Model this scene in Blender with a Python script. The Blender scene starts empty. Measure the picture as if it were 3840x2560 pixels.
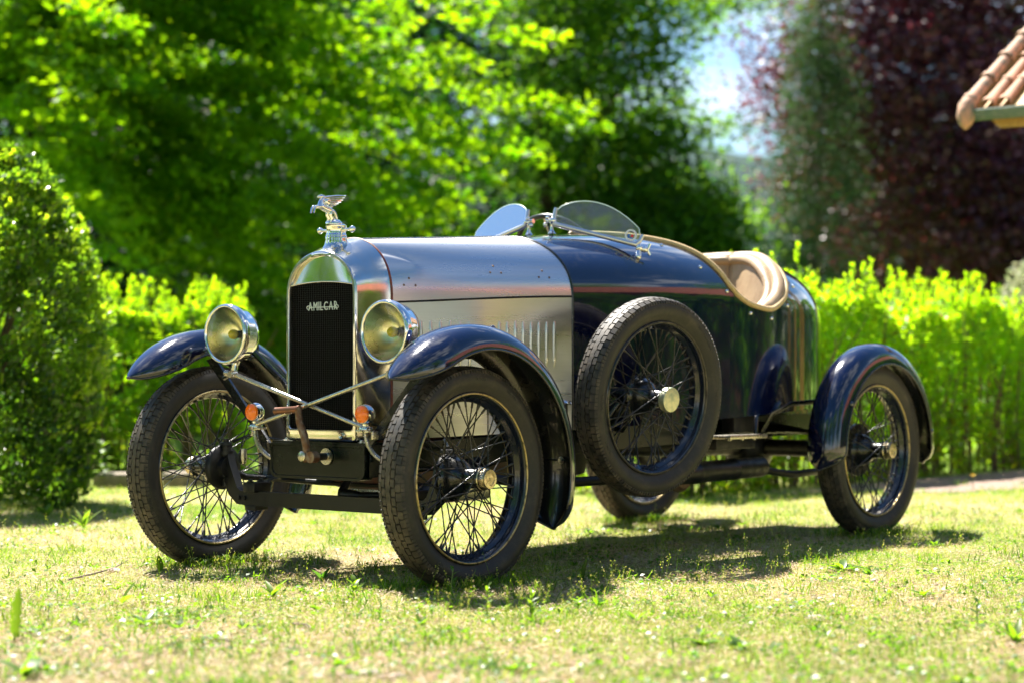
import bpy, bmesh, math, random
import numpy as np
from mathutils import Vector, Matrix, Euler

rng = np.random.default_rng(7)
random.seed(7)
SC = bpy.context.scene
COL = SC.collection
R = math.radians

# ------------------------------------------------------------------ camera, sky, sun, exposure
cam_d = bpy.data.cameras.new("camera")
cam = bpy.data.objects.new("camera", cam_d)
COL.objects.link(cam)
SC.camera = cam
cam.location = (4.5676, 4.4816, 0.6468)
_v = Vector((math.cos(3.828950) * math.cos(.012877), math.sin(3.828950) * math.cos(.012877), math.sin(.012877)))
cam.rotation_euler = _v.to_track_quat('-Z', 'Y').to_euler()
cam_d.sensor_width = 36
cam_d.lens = 71.64
cam_d.clip_start = 0.1
cam_d.clip_end = 2000
cam_d.dof.use_dof = True
cam_d.dof.focus_distance = 6.25
cam_d.dof.aperture_fstop = 2.3

SUN_TO = Vector((-.25, -.58, 1.0)).normalized()        # direction towards the sun
world = bpy.data.worlds.new("World")
SC.world = world
world.use_nodes = True
wn, wl = world.node_tree.nodes, world.node_tree.links
bg = wn["Background"]
sky = wn.new("ShaderNodeTexSky")
sky.sky_type = 'NISHITA'
sky.sun_disc = False
sky.sun_elevation = math.asin(SUN_TO.z)
sky.sun_rotation = math.atan2(SUN_TO.x, SUN_TO.y)
sky.air_density = 1.0
sky.dust_density = 0.3
sky.ozone_density = 2.5
# fair weather clouds over the clear sky
tc = wn.new("ShaderNodeTexCoord")
mp = wn.new("ShaderNodeMapping")
mp.inputs['Scale'].default_value = (1, 1, 2.4)
cn = wn.new("ShaderNodeTexNoise")
cn.inputs['Scale'].default_value = 2.6
cn.inputs['Detail'].default_value = 7
cn.inputs['Roughness'].default_value = .58
cr = wn.new("ShaderNodeValToRGB")
cr.color_ramp.elements[0].position = .54
cr.color_ramp.elements[1].position = .70
cmx = wn.new("ShaderNodeMixRGB")
cmx.inputs[2].default_value = (10, 10.5, 11.2, 1)
wl.new(tc.outputs['Generated'], mp.inputs[0])
wl.new(mp.outputs[0], cn.inputs[0])
sz_ = wn.new("ShaderNodeSeparateXYZ")          # clouds crowd together towards the horizon
wl.new(tc.outputs['Generated'], sz_.inputs[0])
mr_ = wn.new("ShaderNodeMapRange")
mr_.inputs[1].default_value = 0
mr_.inputs[2].default_value = .35
mr_.inputs[3].default_value = .10
mr_.inputs[4].default_value = 0
wl.new(sz_.outputs['Z'], mr_.inputs[0])
ad_ = wn.new("ShaderNodeMath")
wl.new(cn.outputs[0], ad_.inputs[0])
wl.new(mr_.outputs[0], ad_.inputs[1])
wl.new(ad_.outputs[0], cr.inputs[0])
wl.new(cr.outputs[0], cmx.inputs[0])
hs_ = wn.new("ShaderNodeHueSaturation")
hs_.inputs['Saturation'].default_value = 1.2
wl.new(sky.outputs[0], hs_.inputs['Color'])
wl.new(hs_.outputs[0], cmx.inputs[1])
wl.new(cmx.outputs[0], bg.inputs[0])
bg.inputs[1].default_value = 0.05

sun_d = bpy.data.lights.new("sun", 'SUN')
sun_d.energy = 5.0
sun_d.angle = R(.53)
sun_d.color = (1.0, .95, .86)
sun = bpy.data.objects.new("sun", sun_d)
COL.objects.link(sun)
sun.rotation_euler = SUN_TO.to_track_quat('Z', 'Y').to_euler()
sun.location = (0, 0, 30)

SC.view_settings.view_transform = 'Standard'
SC.view_settings.look = 'None'
SC.view_settings.exposure = 1.9
SC.view_settings.gamma = 1
SC.view_settings.use_curve_mapping = False
SC.cycles.max_bounces = 8
SC.cycles.diffuse_bounces = 3
SC.cycles.glossy_bounces = 5
SC.cycles.transmission_bounces = 5
SC.cycles.transparent_max_bounces = 12
SC.cycles.caustics_reflective = False
SC.cycles.caustics_refractive = False
SC.cycles.sample_clamp_indirect = 6
SC.cycles.use_denoising = True

# ------------------------------------------------------------------ materials
def nodes_of(name):
    m = bpy.data.materials.new(name)
    m.use_nodes = True
    nt = m.node_tree
    return m, nt.nodes, nt.links, nt.nodes["Principled BSDF"]

def noise(n, l, scale, detail=4, rough=.55, stretch=None, coord='Object'):
    t = n.new("ShaderNodeTexCoord")
    x = n.new("ShaderNodeTexNoise")
    x.inputs['Scale'].default_value = scale
    x.inputs['Detail'].default_value = detail
    x.inputs['Roughness'].default_value = rough
    if stretch:
        p = n.new("ShaderNodeMapping")
        p.inputs['Scale'].default_value = stretch
        l.new(t.outputs[coord], p.inputs[0])
        l.new(p.outputs[0], x.inputs[0])
    else:
        l.new(t.outputs[coord], x.inputs[0])
    return x.outputs[0]

def ramp(n, l, src, stops):
    r = n.new("ShaderNodeValToRGB")
    e = r.color_ramp.elements
    while len(e) < len(stops):
        e.new(.5)
    for k, (p, c) in enumerate(stops):
        e[k].position = p
        e[k].color = (*c, 1) if len(c) == 3 else c
    l.new(src, r.inputs[0])
    return r.outputs[0]

def bump(n, l, p, src, strength, dist=.002):
    b = n.new("ShaderNodeBump")
    b.inputs['Strength'].default_value = strength
    b.inputs['Distance'].default_value = dist
    l.new(src, b.inputs['Height'])
    l.new(b.outputs[0], p.inputs['Normal'])

def mat(name, base, rough=.5, metal=0, coat=0, base2=None, scale=20, stops=(.4, .65), rough2=None, bmp=0, stretch=None, spec=.5, detail=5, bdist=.002):
    m, n, l, p = nodes_of(name)
    p.inputs['Base Color'].default_value = (*base, 1)
    p.inputs['Roughness'].default_value = rough
    p.inputs['Metallic'].default_value = metal
    p.inputs['Specular IOR Level'].default_value = spec
    if coat:
        p.inputs['Coat Weight'].default_value = coat
        p.inputs['Coat Roughness'].default_value = .03
    if base2 is not None or rough2 is not None or bmp:
        f = noise(n, l, scale, detail, .6, stretch)
        if base2 is not None:
            l.new(ramp(n, l, f, [(stops[0], base), (stops[1], base2)]), p.inputs['Base Color'])
        if rough2 is not None:
            l.new(ramp(n, l, f, [(stops[0], (rough,) * 3), (stops[1], (rough2,) * 3)]), p.inputs['Roughness'])
        if bmp:
            bump(n, l, p, f, bmp, bdist)
    return m

def leaf_mat(name, stops, trans, rough=.45, spec=.4, tw=.5):
    """two sided leaf: reflects one colour, lets another through; 'tint' varies from leaf to leaf"""
    m, n, l, p = nodes_of(name)
    a = n.new("ShaderNodeAttribute")
    a.attribute_name = "tint"
    l.new(ramp(n, l, a.outputs['Fac'], stops), p.inputs['Base Color'])
    p.inputs['Roughness'].default_value = rough
    p.inputs['Specular IOR Level'].default_value = spec
    t = n.new("ShaderNodeBsdfTranslucent")
    l.new(ramp(n, l, a.outputs['Fac'], trans), t.inputs[0])
    mx = n.new("ShaderNodeMixShader")
    mx.inputs[0].default_value = tw
    l.new(p.outputs[0], mx.inputs[1])
    l.new(t.outputs[0], mx.inputs[2])
    l.new(mx.outputs[0], n["Material Output"].inputs[0])
    return m

def glass_mat(name, tint, refl=1.0, dirt=0.0):
    m, n, l, p = nodes_of(name)
    n.remove(p)
    t = n.new("ShaderNodeBsdfTransparent")
    t.inputs[0].default_value = (*tint, 1)
    g = n.new("ShaderNodeBsdfGlossy")
    g.inputs['Roughness'].default_value = .01
    f = n.new("ShaderNodeFresnel")
    f.inputs[0].default_value = 1.5
    ml = n.new("ShaderNodeMath")
    ml.operation = 'MULTIPLY'
    ml.use_clamp = True
    ml.inputs[1].default_value = refl
    l.new(f.outputs[0], ml.inputs[0])
    mx = n.new("ShaderNodeMixShader")
    l.new(ml.outputs[0], mx.inputs[0])
    l.new(t.outputs[0], mx.inputs[1])
    l.new(g.outputs[0], mx.inputs[2])
    out = mx
    if dirt:
        d = n.new("ShaderNodeBsdfDiffuse")
        d.inputs[0].default_value = (.7, .72, .72, 1)
        q = ramp(n, l, noise(n, l, 190, 3, .7), [(.5, (dirt * .35,) * 3), (.75, (dirt,) * 3)])
        m2 = n.new("ShaderNodeMixShader")
        l.new(q, m2.inputs[0])
        l.new(mx.outputs[0], m2.inputs[1])
        l.new(d.outputs[0], m2.inputs[2])
        out = m2
    l.new(out.outputs[0], n["Material Output"].inputs[0])
    return m

M = {}
M['navy'] = mat('navy_paint', (.0006, .0020, .022), .08, 0, 1, base2=(.0008, .0022, .020), scale=140, rough2=.16, spec=.5)
M['under'] = mat('black_underside', (.008, .008, .009), .22, 0, .6, base2=(.05, .042, .03), scale=9, stops=(.52, .8), rough2=.5)
M['black'] = mat('black_gloss_paint', (.003, .004, .005), .2, 0, .4, base2=(.006, .007, .008), scale=30, rough2=.3)
M['chassis'] = mat('dark_green_black_paint', (.0015, .005, .003), .2, 0, 0, spec=.35, base2=(.004, .007, .005), scale=25, rough2=.28)
M['iron'] = mat('dirty_black_iron', (.0035, .004, .0055), .36, .2, 0, base2=(.016, .0145, .012), scale=35, stops=(.45, .75), rough2=.65, bmp=.15)
M['engine'] = mat('oily_red_engine_paint', (.10, .016, .010), .4, 0, 0, base2=(.05, .035, .025), scale=12, bmp=.1)
M['alu'] = mat('brushed_aluminium', (.64, .645, .65), .25, 1, 0, base2=(.53, .53, .525), scale=7, stops=(.3, .75), rough2=.36, stretch=(.35, .35, 6.0), detail=7)
def brush(m):      # polished up and down: highlights smear along the car
    n, l = m.node_tree.nodes, m.node_tree.links
    p = n["Principled BSDF"]
    p.inputs['Anisotropic'].default_value = .75
    p.inputs['Anisotropic Rotation'].default_value = .25
    brush_tangent = n.new("ShaderNodeTangent")
    brush_tangent.direction_type = 'RADIAL'
    brush_tangent.axis = 'X'
    l.new(brush_tangent.outputs[0], p.inputs['Tangent'])
brush(M['alu'])
M['shell'] = mat('polished_nickel_silver', (.72, .70, .655), .10, 1, 0, base2=(.64, .61, .55), scale=14, rough2=.2, stretch=(1, 1, .5))
M['chrome'] = mat('bright_chrome', (.80, .80, .80), .05, 1, 0, base2=(.74, .73, .70), scale=60, rough2=.10)
M['nickel'] = mat('dull_nickel', (.60, .57, .50), .24, 1, 0, base2=(.45, .40, .32), scale=60, rough2=.4)
M['brass'] = mat('worn_brassy_rim_edge', (.44, .35, .18), .34, 1, 0, base2=(.12, .10, .06), scale=70, stops=(.5, .68), rough2=.5)
M['goldcap'] = mat('aged_hub_nut_metal', (.66, .56, .38), .22, 1, 0, base2=(.40, .32, .2), scale=90, rough2=.4)
M['rim'] = mat('black_enamel_rim', (.007, .010, .022), .2, 0, .5, base2=(.05, .045, .035), scale=28, stops=(.55, .8), rough2=.5)
M['spoke'] = mat('black_spoke_enamel', (.012, .013, .016), .28, .3, .3, base2=(.10, .08, .055), scale=40, stops=(.5, .8), rough2=.5)
M['rust'] = mat('rusted_steel', (.16, .075, .04), .55, .6, 0, base2=(.26, .20, .15), scale=60, bmp=.25)
M['copper'] = mat('brown_grip_tube', (.22, .09, .05), .35, .7, 0, base2=(.14, .07, .05), scale=40)
M['leather'] = mat('beige_leather', (.42, .30, .18), .40, 0, 0, base2=(.33, .22, .125), scale=11, rough2=.55, bmp=.5, bdist=.006)
M['trim'] = mat('tan_edge_piping', (.55, .40, .19), .45, 0, 0, base2=(.46, .33, .15), scale=60, bmp=.1)
M['redleather'] = mat('red_brown_bonnet_welting', (.19, .035, .02), .5, 0, 0, base2=(.10, .025, .016), scale=80)
M['core'] = mat('black_radiator_core', (.0015, .0015, .0018), .8, spec=.05)
M['wire'] = mat('radiator_mesh_wire', (.022, .022, .022), .5, .3, spec=.2)
M['letters'] = mat('pale_enamel_lettering', (.70, .76, .76), .25, .25)
M['reflector'] = mat('silvered_reflector', (.86, .85, .66), .22, 1, 0, base2=(.76, .74, .52), scale=10, rough2=.34)
M['glass'] = glass_mat('windscreen_glass', (.86, .93, .92), 1.5, .22)
M['lens'] = glass_mat('headlamp_lens', (.98, .98, .92), 1.0, .05)
M['bulb'] = mat('yellow_lamp_bulb', (.95, .80, .0), .08, 0, 0, spec=.7)
M['amber'] = mat('amber_indicator_lens', (1.0, .19, .0), .12, 0, .6)
M['decal_white'] = mat('white_sticker', (.72, .74, .76), .4)
M['decal_blue'] = mat('blue_sticker', (.02, .13, .52), .4)
M['decal_red'] = mat('red_sticker', (.75, .02, .04), .4)

def dusty(m, amount, scale):
    n, l = m.node_tree.nodes, m.node_tree.links
    p = n["Principled BSDF"]
    src = p.inputs['Base Color'].links[0].from_socket
    f = ramp(n, l, noise(n, l, scale, 6, .72), [(.56, (0, 0, 0)), (.80, (amount,) * 3)])
    g_ = ramp(n, l, noise(n, l, 420, 2, .5), [(.70, (0, 0, 0)), (.76, (.5, .5, .5))])
    a = n.new("ShaderNodeMath"); a.operation = 'MAXIMUM'
    l.new(f, a.inputs[0]); l.new(g_, a.inputs[1])
    x = n.new("ShaderNodeMixRGB"); x.inputs[2].default_value = (.20, .19, .19, 1)
    l.new(a.outputs[0], x.inputs[0]); l.new(src, x.inputs[1]); l.new(x.outputs[0], p.inputs['Base Color'])
    w = n.new("ShaderNodeMath"); w.operation = 'MULTIPLY_ADD'; w.inputs[1].default_value = -1.2; w.inputs[2].default_value = 1
    l.new(a.outputs[0], w.inputs[0]); l.new(w.outputs[0], p.inputs['Coat Weight'])
dusty(M['navy'], .20, 13)
def rubber_mat():
    m, n, l, p = nodes_of('dusty_black_rubber')
    f = noise(n, l, 11, 6, .65)
    g = noise(n, l, 95, 3, .6)
    ad = n.new("ShaderNodeMath")
    ad.operation = 'MULTIPLY_ADD'
    ad.inputs[1].default_value = .35
    l.new(g, ad.inputs[0])
    l.new(f, ad.inputs[2])
    l.new(ramp(n, l, ad.outputs[0], [(.5, (.006, .0058, .0056)), (.68, (.012, .011, .0095)), (.9, (.038, .030, .021))]), p.inputs['Base Color'])
    p.inputs['Roughness'].default_value = .58
    bump(n, l, p, g, .12, .001)
    return m
M['rubber'] = rubber_mat()
M['moulding'] = mat('raised_tyre_lettering', (.045, .042, .038), .5)
M['dusttread'] = mat('dusty_tread_rubber', (.014, .013, .012), .62, 0, 0, base2=(.095, .073, .050), scale=26, stops=(.38, .72), bmp=.2)

# ------------------------------------------------------------------ mesh helpers
class MB:
    def __init__(s):
        s.v, s.f, s.n = [], [], 0
    def add(s, P, F):
        P = np.asarray(P, float).reshape(-1, 3)
        s.v.append(P)
        s.f += [tuple(int(i) + s.n for i in q) for q in F]
        s.n += len(P)
        return s
    def grid(s, P, cu=False, cv=False, flip=False):
        P = np.asarray(P, float)
        a, b = P.shape[:2]
        F = []
        for i in range(a if cu else a - 1):
            for j in range(b if cv else b - 1):
                q = (i * b + j, ((i + 1) % a) * b + j, ((i + 1) % a) * b + (j + 1) % b, i * b + (j + 1) % b)
                F.append(q[::-1] if flip else q)
        return s.add(P, F)
    def box(s, c, d, rot=None, bev=0):
        h = np.array(d) / 2
        if bev:
            # chamfered box: 24 points
            pts = []
            sg = [(x, y, z) for x in (-1, 1) for y in (-1, 1) for z in (-1, 1)]
            bm = bmesh.new()
            bmesh.ops.create_cube(bm, size=1)
            for v in bm.verts:
                v.co = Vector((v.co.x * d[0], v.co.y * d[1], v.co.z * d[2]))
            bmesh.ops.bevel(bm, geom=bm.edges[:], offset=bev, segments=2, profile=.6, affect='EDGES')
            V = np.array([v.co[:] for v in bm.verts])
            bm.verts.index_update()
            F = [[v.index for v in f.verts] for f in bm.faces]
            bm.free()
        else:
            V = np.array([(x, y, z) for x in (-1, 1) for y in (-1, 1) for z in (-1, 1)], float) * h
            F = [(0, 1, 3, 2), (4, 6, 7, 5), (0, 4, 5, 1), (2, 3, 7, 6), (0, 2, 6, 4), (1, 5, 7, 3)]
        if rot is not None:
            Rm = np.array(Euler(rot).to_matrix() if not isinstance(rot, Matrix) else rot.to_3x3())
            V = V @ Rm.T
        return s.add(V + np.array(c), F)
    def tube(s, path, r, n=8, caps=True, closed=False, flat=1.0):
        P = np.asarray(path, float)
        m = len(P)
        rr = np.full(m, r, float) if np.isscalar(r) else np.asarray(r, float)
        T = np.zeros_like(P)
        if closed:
            T = np.roll(P, -1, 0) - np.roll(P, 1, 0)
        else:
            T[1:-1] = P[2:] - P[:-2]
            T[0] = P[1] - P[0]
            T[-1] = P[-1] - P[-2]
        T /= np.linalg.norm(T, axis=1)[:, None] + 1e-12
        up = np.array([0, 0, 1.]) if abs(T[0][2]) < .9 else np.array([1., 0, 0])
        N = np.zeros_like(P)
        x = np.cross(up, T[0]); x /= np.linalg.norm(x)
        for i in range(m):
            x = x - T[i] * (x @ T[i]); x /= np.linalg.norm(x) + 1e-12
            N[i] = x
        B = np.cross(T, N)
        a = np.arange(n) * 2 * np.pi / n
        G = P[:, None] + rr[:, None, None] * (np.cos(a)[None, :, None] * N[:, None] + flat * np.sin(a)[None, :, None] * B[:, None])
        k = s.n
        s.grid(G, cu=closed, cv=True)
        if caps and not closed:
            s.f.append(tuple(k + j for j in range(n)))
            s.f.append(tuple(k + (m - 1) * n + j for j in range(n - 1, -1, -1)))
        return s
    def lathe(s, prof, o=(0, 0, 0), ax=(0, 1, 0), n=24, squash=None):
        ax = np.array(ax, float); ax /= np.linalg.norm(ax)
        u = np.cross(ax, [0, 0, 1.]) if abs(ax[2]) < .9 else np.cross(ax, [1., 0, 0])
        u /= np.linalg.norm(u)
        w = np.cross(ax, u)
        a = np.arange(n) * 2 * np.pi / n
        ring = np.cos(a)[:, None] * u + np.sin(a)[:, None] * w
        pr = np.array(prof, float)
        G = np.array(o) + pr[:, 0][:, None, None] * ring[None] + pr[:, 1][:, None, None] * ax
        return s.grid(G, cv=True, flip=True)
    def sphere(s, c, r, n=12, sc=(1, 1, 1)):
        t = np.linspace(0, np.pi, n // 2 + 2)
        a = np.arange(n) * 2 * np.pi / n
        G = np.stack([np.sin(t)[:, None] * np.cos(a), np.sin(t)[:, None] * np.sin(a), np.cos(t)[:, None] * np.ones(n)], -1)
        return s.grid(np.array(c) + G * r * np.array(sc), cv=True, flip=True)
    def prism(s, poly, e, w):
        """outline poly (k,3) pushed along vector w from its place e"""
        P = np.asarray(poly, float) + np.array(e)
        k = len(P)
        w = np.array(w, float)
        return s.add(np.concatenate([P, P + w]), [tuple(range(k - 1, -1, -1)), tuple(range(k, 2 * k))] + [(i, (i + 1) % k, k + (i + 1) % k, k + i) for i in range(k)])
    def mesh(s, name, m, smooth=38, weld=0):
        me = bpy.data.meshes.new(name)
        V = np.concatenate(s.v) if s.v else np.zeros((0, 3))
        me.from_pydata(V.tolist(), [], s.f)
        if weld:
            bm = bmesh.new()
            bm.from_mesh(me)
            bmesh.ops.remove_doubles(bm, verts=bm.verts, dist=weld)
            bmesh.ops.recalc_face_normals(bm, faces=bm.faces)
            bm.to_mesh(me)
            bm.free()
        if smooth:
            me.polygons.foreach_set('use_smooth', [True] * len(me.polygons))
            if smooth < 180:
                me.set_sharp_from_angle(angle=R(smooth))
        for mm in (m if isinstance(m, (list, tuple)) else [m]):
            me.materials.append(mm)
        return me
    def obj(s, name, m, parent=None, smooth=38, weld=0, label=None):
        o = bpy.data.objects.new(name, s.mesh(name, m, smooth, weld))
        COL.objects.link(o)
        if parent is not None:
            o.parent = parent
        if label:
            o['label'] = label
        return o

def inst(name, me, parent=None, loc=(0, 0, 0), rot=(0, 0, 0)):
    o = bpy.data.objects.new(name, me)
    COL.objects.link(o)
    if parent is not None:
        o.parent = parent
    o.location = loc
    o.rotation_euler = rot
    return o

def empty(name, loc=(0, 0, 0), rot=(0, 0, 0), parent=None):
    o = bpy.data.objects.new(name, None)
    COL.objects.link(o)
    o.location = loc
    o.rotation_euler = rot
    o.empty_display_size = .1
    if parent is not None:
        o.parent = parent
    return o

def tag(o, label=None, cat=None, group=None, kind=None):
    if label: o['label'] = label
    if cat: o['category'] = cat
    if group: o['group'] = group
    if kind: o['kind'] = kind
    return o

def copy_tree(o, parent=None):
    c = o.copy()
    COL.objects.link(c)
    c.parent = parent
    for ch in o.children:
        copy_tree(ch, c)
    return c

def text_geo(s, size, extrude, spacing=1.0):
    cu = bpy.data.curves.new("lettering", 'FONT')
    cu.body = s
    cu.size = size
    cu.extrude = extrude
    cu.space_character = spacing
    cu.resolution_u = 3
    o = bpy.data.objects.new("lettering", cu)
    me = o.to_mesh()
    V = np.array([v.co[:] for v in me.vertices])
    F = [tuple(p.vertices) for p in me.polygons]
    o.to_mesh_clear()
    bpy.data.objects.remove(o)
    bpy.data.curves.remove(cu)
    return V, F

def fast_quads(name, V4, tint, m, parent=None, smooth=False):
    """V4 (N,4,3): one quad each; tint (N,) per-face value"""
    n = len(V4)
    me = bpy.data.meshes.new(name)
    me.vertices.add(4 * n)
    me.vertices.foreach_set('co', V4.reshape(-1).astype(np.float32))
    me.loops.add(4 * n)
    me.loops.foreach_set('vertex_index', np.arange(4 * n, dtype=np.int32))
    me.polygons.add(n)
    me.polygons.foreach_set('loop_start', np.arange(0, 4 * n, 4, dtype=np.int32))
    at = me.attributes.new('tint', 'FLOAT', 'FACE')
    at.data.foreach_set('value', tint.astype(np.float32))
    me.materials.append(m)
    me.update(calc_edges=True)
    o = bpy.data.objects.new(name, me)
    COL.objects.link(o)
    if parent is not None:
        o.parent = parent
    return o

def unit(a):
    return a / (np.linalg.norm(a, axis=-1, keepdims=True) + 1e-9)

def leaves(C, D, Nn, L, W, fold=.12):
    """diamond leaves: C centres, D length direction, Nn rough normal, L length, W width"""
    D = unit(D)
    S = unit(np.cross(D, Nn))
    Nn = np.cross(S, D)
    L = np.broadcast_to(L, (len(C),))[:, None]
    W = np.broadcast_to(W, (len(C),))[:, None]
    return np.stack([C - D * L * .5, C + S * W * .5 + Nn * W * fold - D * L * .05, C + D * L * .5 - Nn * L * .06, C - S * W * .5 + Nn * W * fold - D * L * .05], 1)

def rand_dir(n):
    return unit(rng.normal(size=(n, 3)))

# garden frame: gx to the right along the back of the lawn, gy away across it, origin under the front axle
E1 = np.array([-.6346, .7729, 0.]); E2 = np.array([-.7729, -.6346, 0.])
def G(gx, gy, z=0.):
    return np.asarray(gx)[..., None] * E1 + np.asarray(gy)[..., None] * E2 + np.asarray(z)[..., None] * np.array([0, 0, 1.])

def G1(gx, gy, z=0.):
    return Vector((gx * E1 + gy * E2 + np.array([0, 0, z])).tolist())

def vnoise(x, y, seed=0):
    """cheap smooth value noise"""
    r_ = np.random.default_rng(seed)
    T = r_.random((64, 64))
    xi, yi = np.floor(x).astype(int), np.floor(y).astype(int)
    fx, fy = x - xi, y - yi
    fx, fy = fx * fx * (3 - 2 * fx), fy * fy * (3 - 2 * fy)
    g = lambda i, j: T[i % 64, j % 64]
    return (g(xi, yi) * (1 - fx) + g(xi + 1, yi) * fx) * (1 - fy) + (g(xi, yi + 1) * (1 - fx) + g(xi + 1, yi + 1) * fx) * fy

# ================================================================== SETTING
def ground_mat():
    m, n, l, p = nodes_of('dry_lawn_soil')
    a = noise(n, l, 1.3, 6, .6)
    b = noise(n, l, 34, 6, .7)
    c = noise(n, l, 210, 3, .7)
    straw = ramp(n, l, c, [(.32, (.13, .085, .05)), (.5, (.44, .33, .20)), (.7, (.64, .53, .37))])
    green = ramp(n, l, c, [(.3, (.07, .13, .015)), (.7, (.20, .32, .03))])
    soil = ramp(n, l, c, [(.3, (.16, .12, .09)), (.7, (.40, .32, .26))])
    f = n.new("ShaderNodeMath"); f.operation = 'MULTIPLY_ADD'; f.inputs[1].default_value = .7
    l.new(b, f.inputs[0]); l.new(a, f.inputs[2])
    m1 = n.new("ShaderNodeMixRGB"); l.new(ramp(n, l, f.outputs[0], [(.80, (0, 0, 0)), (1.05, (1, 1, 1))]), m1.inputs[0])
    l.new(straw, m1.inputs[1]); l.new(green, m1.inputs[2])
    m2 = n.new("ShaderNodeMixRGB"); l.new(ramp(n, l, noise(n, l, 5, 5, .65), [(.56, (0, 0, 0)), (.68, (1, 1, 1))]), m2.inputs[0])
    l.new(m1.outputs[0], m2.inputs[1]); l.new(soil, m2.inputs[2])
    # the far lawn behind the car is greener
    t = n.new("ShaderNodeTexCoord"); s = n.new("ShaderNodeSeparateXYZ"); l.new(t.outputs['Object'], s.inputs[0])
    q = n.new("ShaderNodeVectorMath"); q.operation = 'DOT_PRODUCT'; q.inputs[1].default_value = (-.7729, -.6346, 0)
    l.new(t.outputs['Object'], q.inputs[0])
    far = n.new("ShaderNodeMapRange"); far.inputs[1].default_value = 3.5; far.inputs[2].default_value = 7
    l.new(q.outputs['Value'], far.inputs[0])
    m3 = n.new("ShaderNodeMixRGB"); l.new(far.outputs[0], m3.inputs[0]); l.new(m2.outputs[0], m3.inputs[1])
    l.new(ramp(n, l, b, [(.3, (.10, .18, .02)), (.7, (.24, .36, .04))]), m3.inputs[2])
    l.new(m3.outputs[0], p.inputs['Base Color'])
    p.inputs['Roughness'].default_value = .9
    p.inputs['Specular IOR Level'].default_value = .15
    bump(n, l, p, b, .6, .02)
    return m

k = 140
ang = np.arange(k) * 2 * np.pi / k
rad = np.concatenate([[.5, 2, 4, 7, 10, 14, 20, 35, 70, 150, 400, 900]])
gp = np.stack([np.outer(rad, np.cos(ang)), np.outer(rad, np.sin(ang)), np.zeros((len(rad), k))], -1)
g = MB().grid(gp, cv=True, flip=True)
g.f.append(tuple(range(k)))
ground = tag(g.obj('ground', ground_mat()), kind='structure')

# gravelly garden path beside the right hand hedge
pm = mat('pinkish_gravel_path', (.33, .23, .18), .9, 0, 0, base2=(.17, .12, .09), scale=60, bmp=.8, bdist=.02)
px_ = np.linspace(-9.4, -4.2, 40)
w_ = .05 * np.sin(px_ * 3.1) + .03 * np.sin(px_ * 7.7)
taper = np.clip((-px_ - 4.2) / .8, .02, 1)
pg = np.stack([np.stack([px_, np.full(40, -1.2), np.full(40, .004)], -1), np.stack([px_, -1.2 + (.80 + w_) * taper, np.full(40, .004)], -1)], 0)
tag(MB().grid(pg, flip=True).obj('path', pm), kind='structure')

# far wooded hill
hm = mat('far_wooded_hill', (.022, .045, .042), .95, 0, 0, base2=(.035, .062, .05), scale=.12, spec=.1, detail=8)
hx = np.linspace(-160, 260, 90)
hy = np.linspace(0, 1, 16)
ridge = 22 + 4 * np.sin(hx * .021 + .8) + 2.0 * np.sin(hx * .09) + 1.1 * vnoise(hx * .35, hx * 0 + 2, 3)
H = np.stack([G(hx, np.full(90, 185 + 150 * t), -1 + (ridge + 1) * math.sin(t * math.pi) ** .8 + (1.6 * vnoise(hx * .3, np.full(90, t * 40.), 5) if 0 < t < 1 else 0)) for t in hy], 0)
tag(MB().grid(H).obj('hill', hm, smooth=180), kind='structure')

# ---------------------------------------------------------------- foliage materials
LM = {}
LM['bright'] = leaf_mat('sunlit_broad_leaf', [(0, (.016, .055, .003)), (1, (.05, .11, .005))], [(0, (.09, .36, .003)), (1, (.58, .86, .005))], .5, .2, .62)
LM['mid'] = leaf_mat('mid_green_leaf', [(0, (.018, .06, .014)), (1, (.05, .11, .018))], [(0, (.05, .26, .010)), (1, (.34, .60, .012))], .5, .25, .5)
LM['dark'] = leaf_mat('shade_toned_leaf', [(0, (.004, .020, .007)), (1, (.012, .045, .010))], [(0, (.008, .06, .010)), (1, (.06, .22, .014))], .5, .2, .35)  # dark tones hold the deep wood's shade in the leaf colour
LM['conifer'] = leaf_mat('blue_green_needles', [(0, (.02, .05, .025)), (1, (.05, .09, .04))], [(0, (.03, .10, .02)), (1, (.12, .24, .04))], .55, .2, .3)
LM['copper'] = leaf_mat('copper_beech_leaf', [(0, (.016, .006, .020)), (.5, (.055, .018, .048)), (.8, (.20, .065, .12)), (1, (.50, .24, .32))], [(0, (.04, .004, .016)), (1, (.50, .05, .08))], .5, .8, .30)  # palest pink tints stand in for glints on the leaves
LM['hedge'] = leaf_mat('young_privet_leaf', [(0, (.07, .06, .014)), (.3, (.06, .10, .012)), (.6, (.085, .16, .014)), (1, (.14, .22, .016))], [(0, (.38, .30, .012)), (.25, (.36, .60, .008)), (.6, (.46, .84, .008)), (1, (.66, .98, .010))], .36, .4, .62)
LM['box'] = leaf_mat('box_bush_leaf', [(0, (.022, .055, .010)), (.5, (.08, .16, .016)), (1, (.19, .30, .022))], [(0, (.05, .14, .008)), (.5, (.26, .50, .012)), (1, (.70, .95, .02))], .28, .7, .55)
LM['pale'] = leaf_mat('cream_variegated_leaf', [(0, (.18, .26, .12)), (1, (.60, .56, .42))], [(0, (.22, .32, .10)), (1, (.55, .52, .32))], .4, .4, .4)
BARK = mat('brown_bark', (.075, .045, .025), .85, 0, 0, base2=(.035, .024, .016), scale=14, bmp=.6, bdist=.02, stretch=(1, 1, .25))
TWIG = mat('hedge_twig_bark', (.13, .085, .045), .85, 0, 0, base2=(.06, .04, .022), scale=30)

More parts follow.
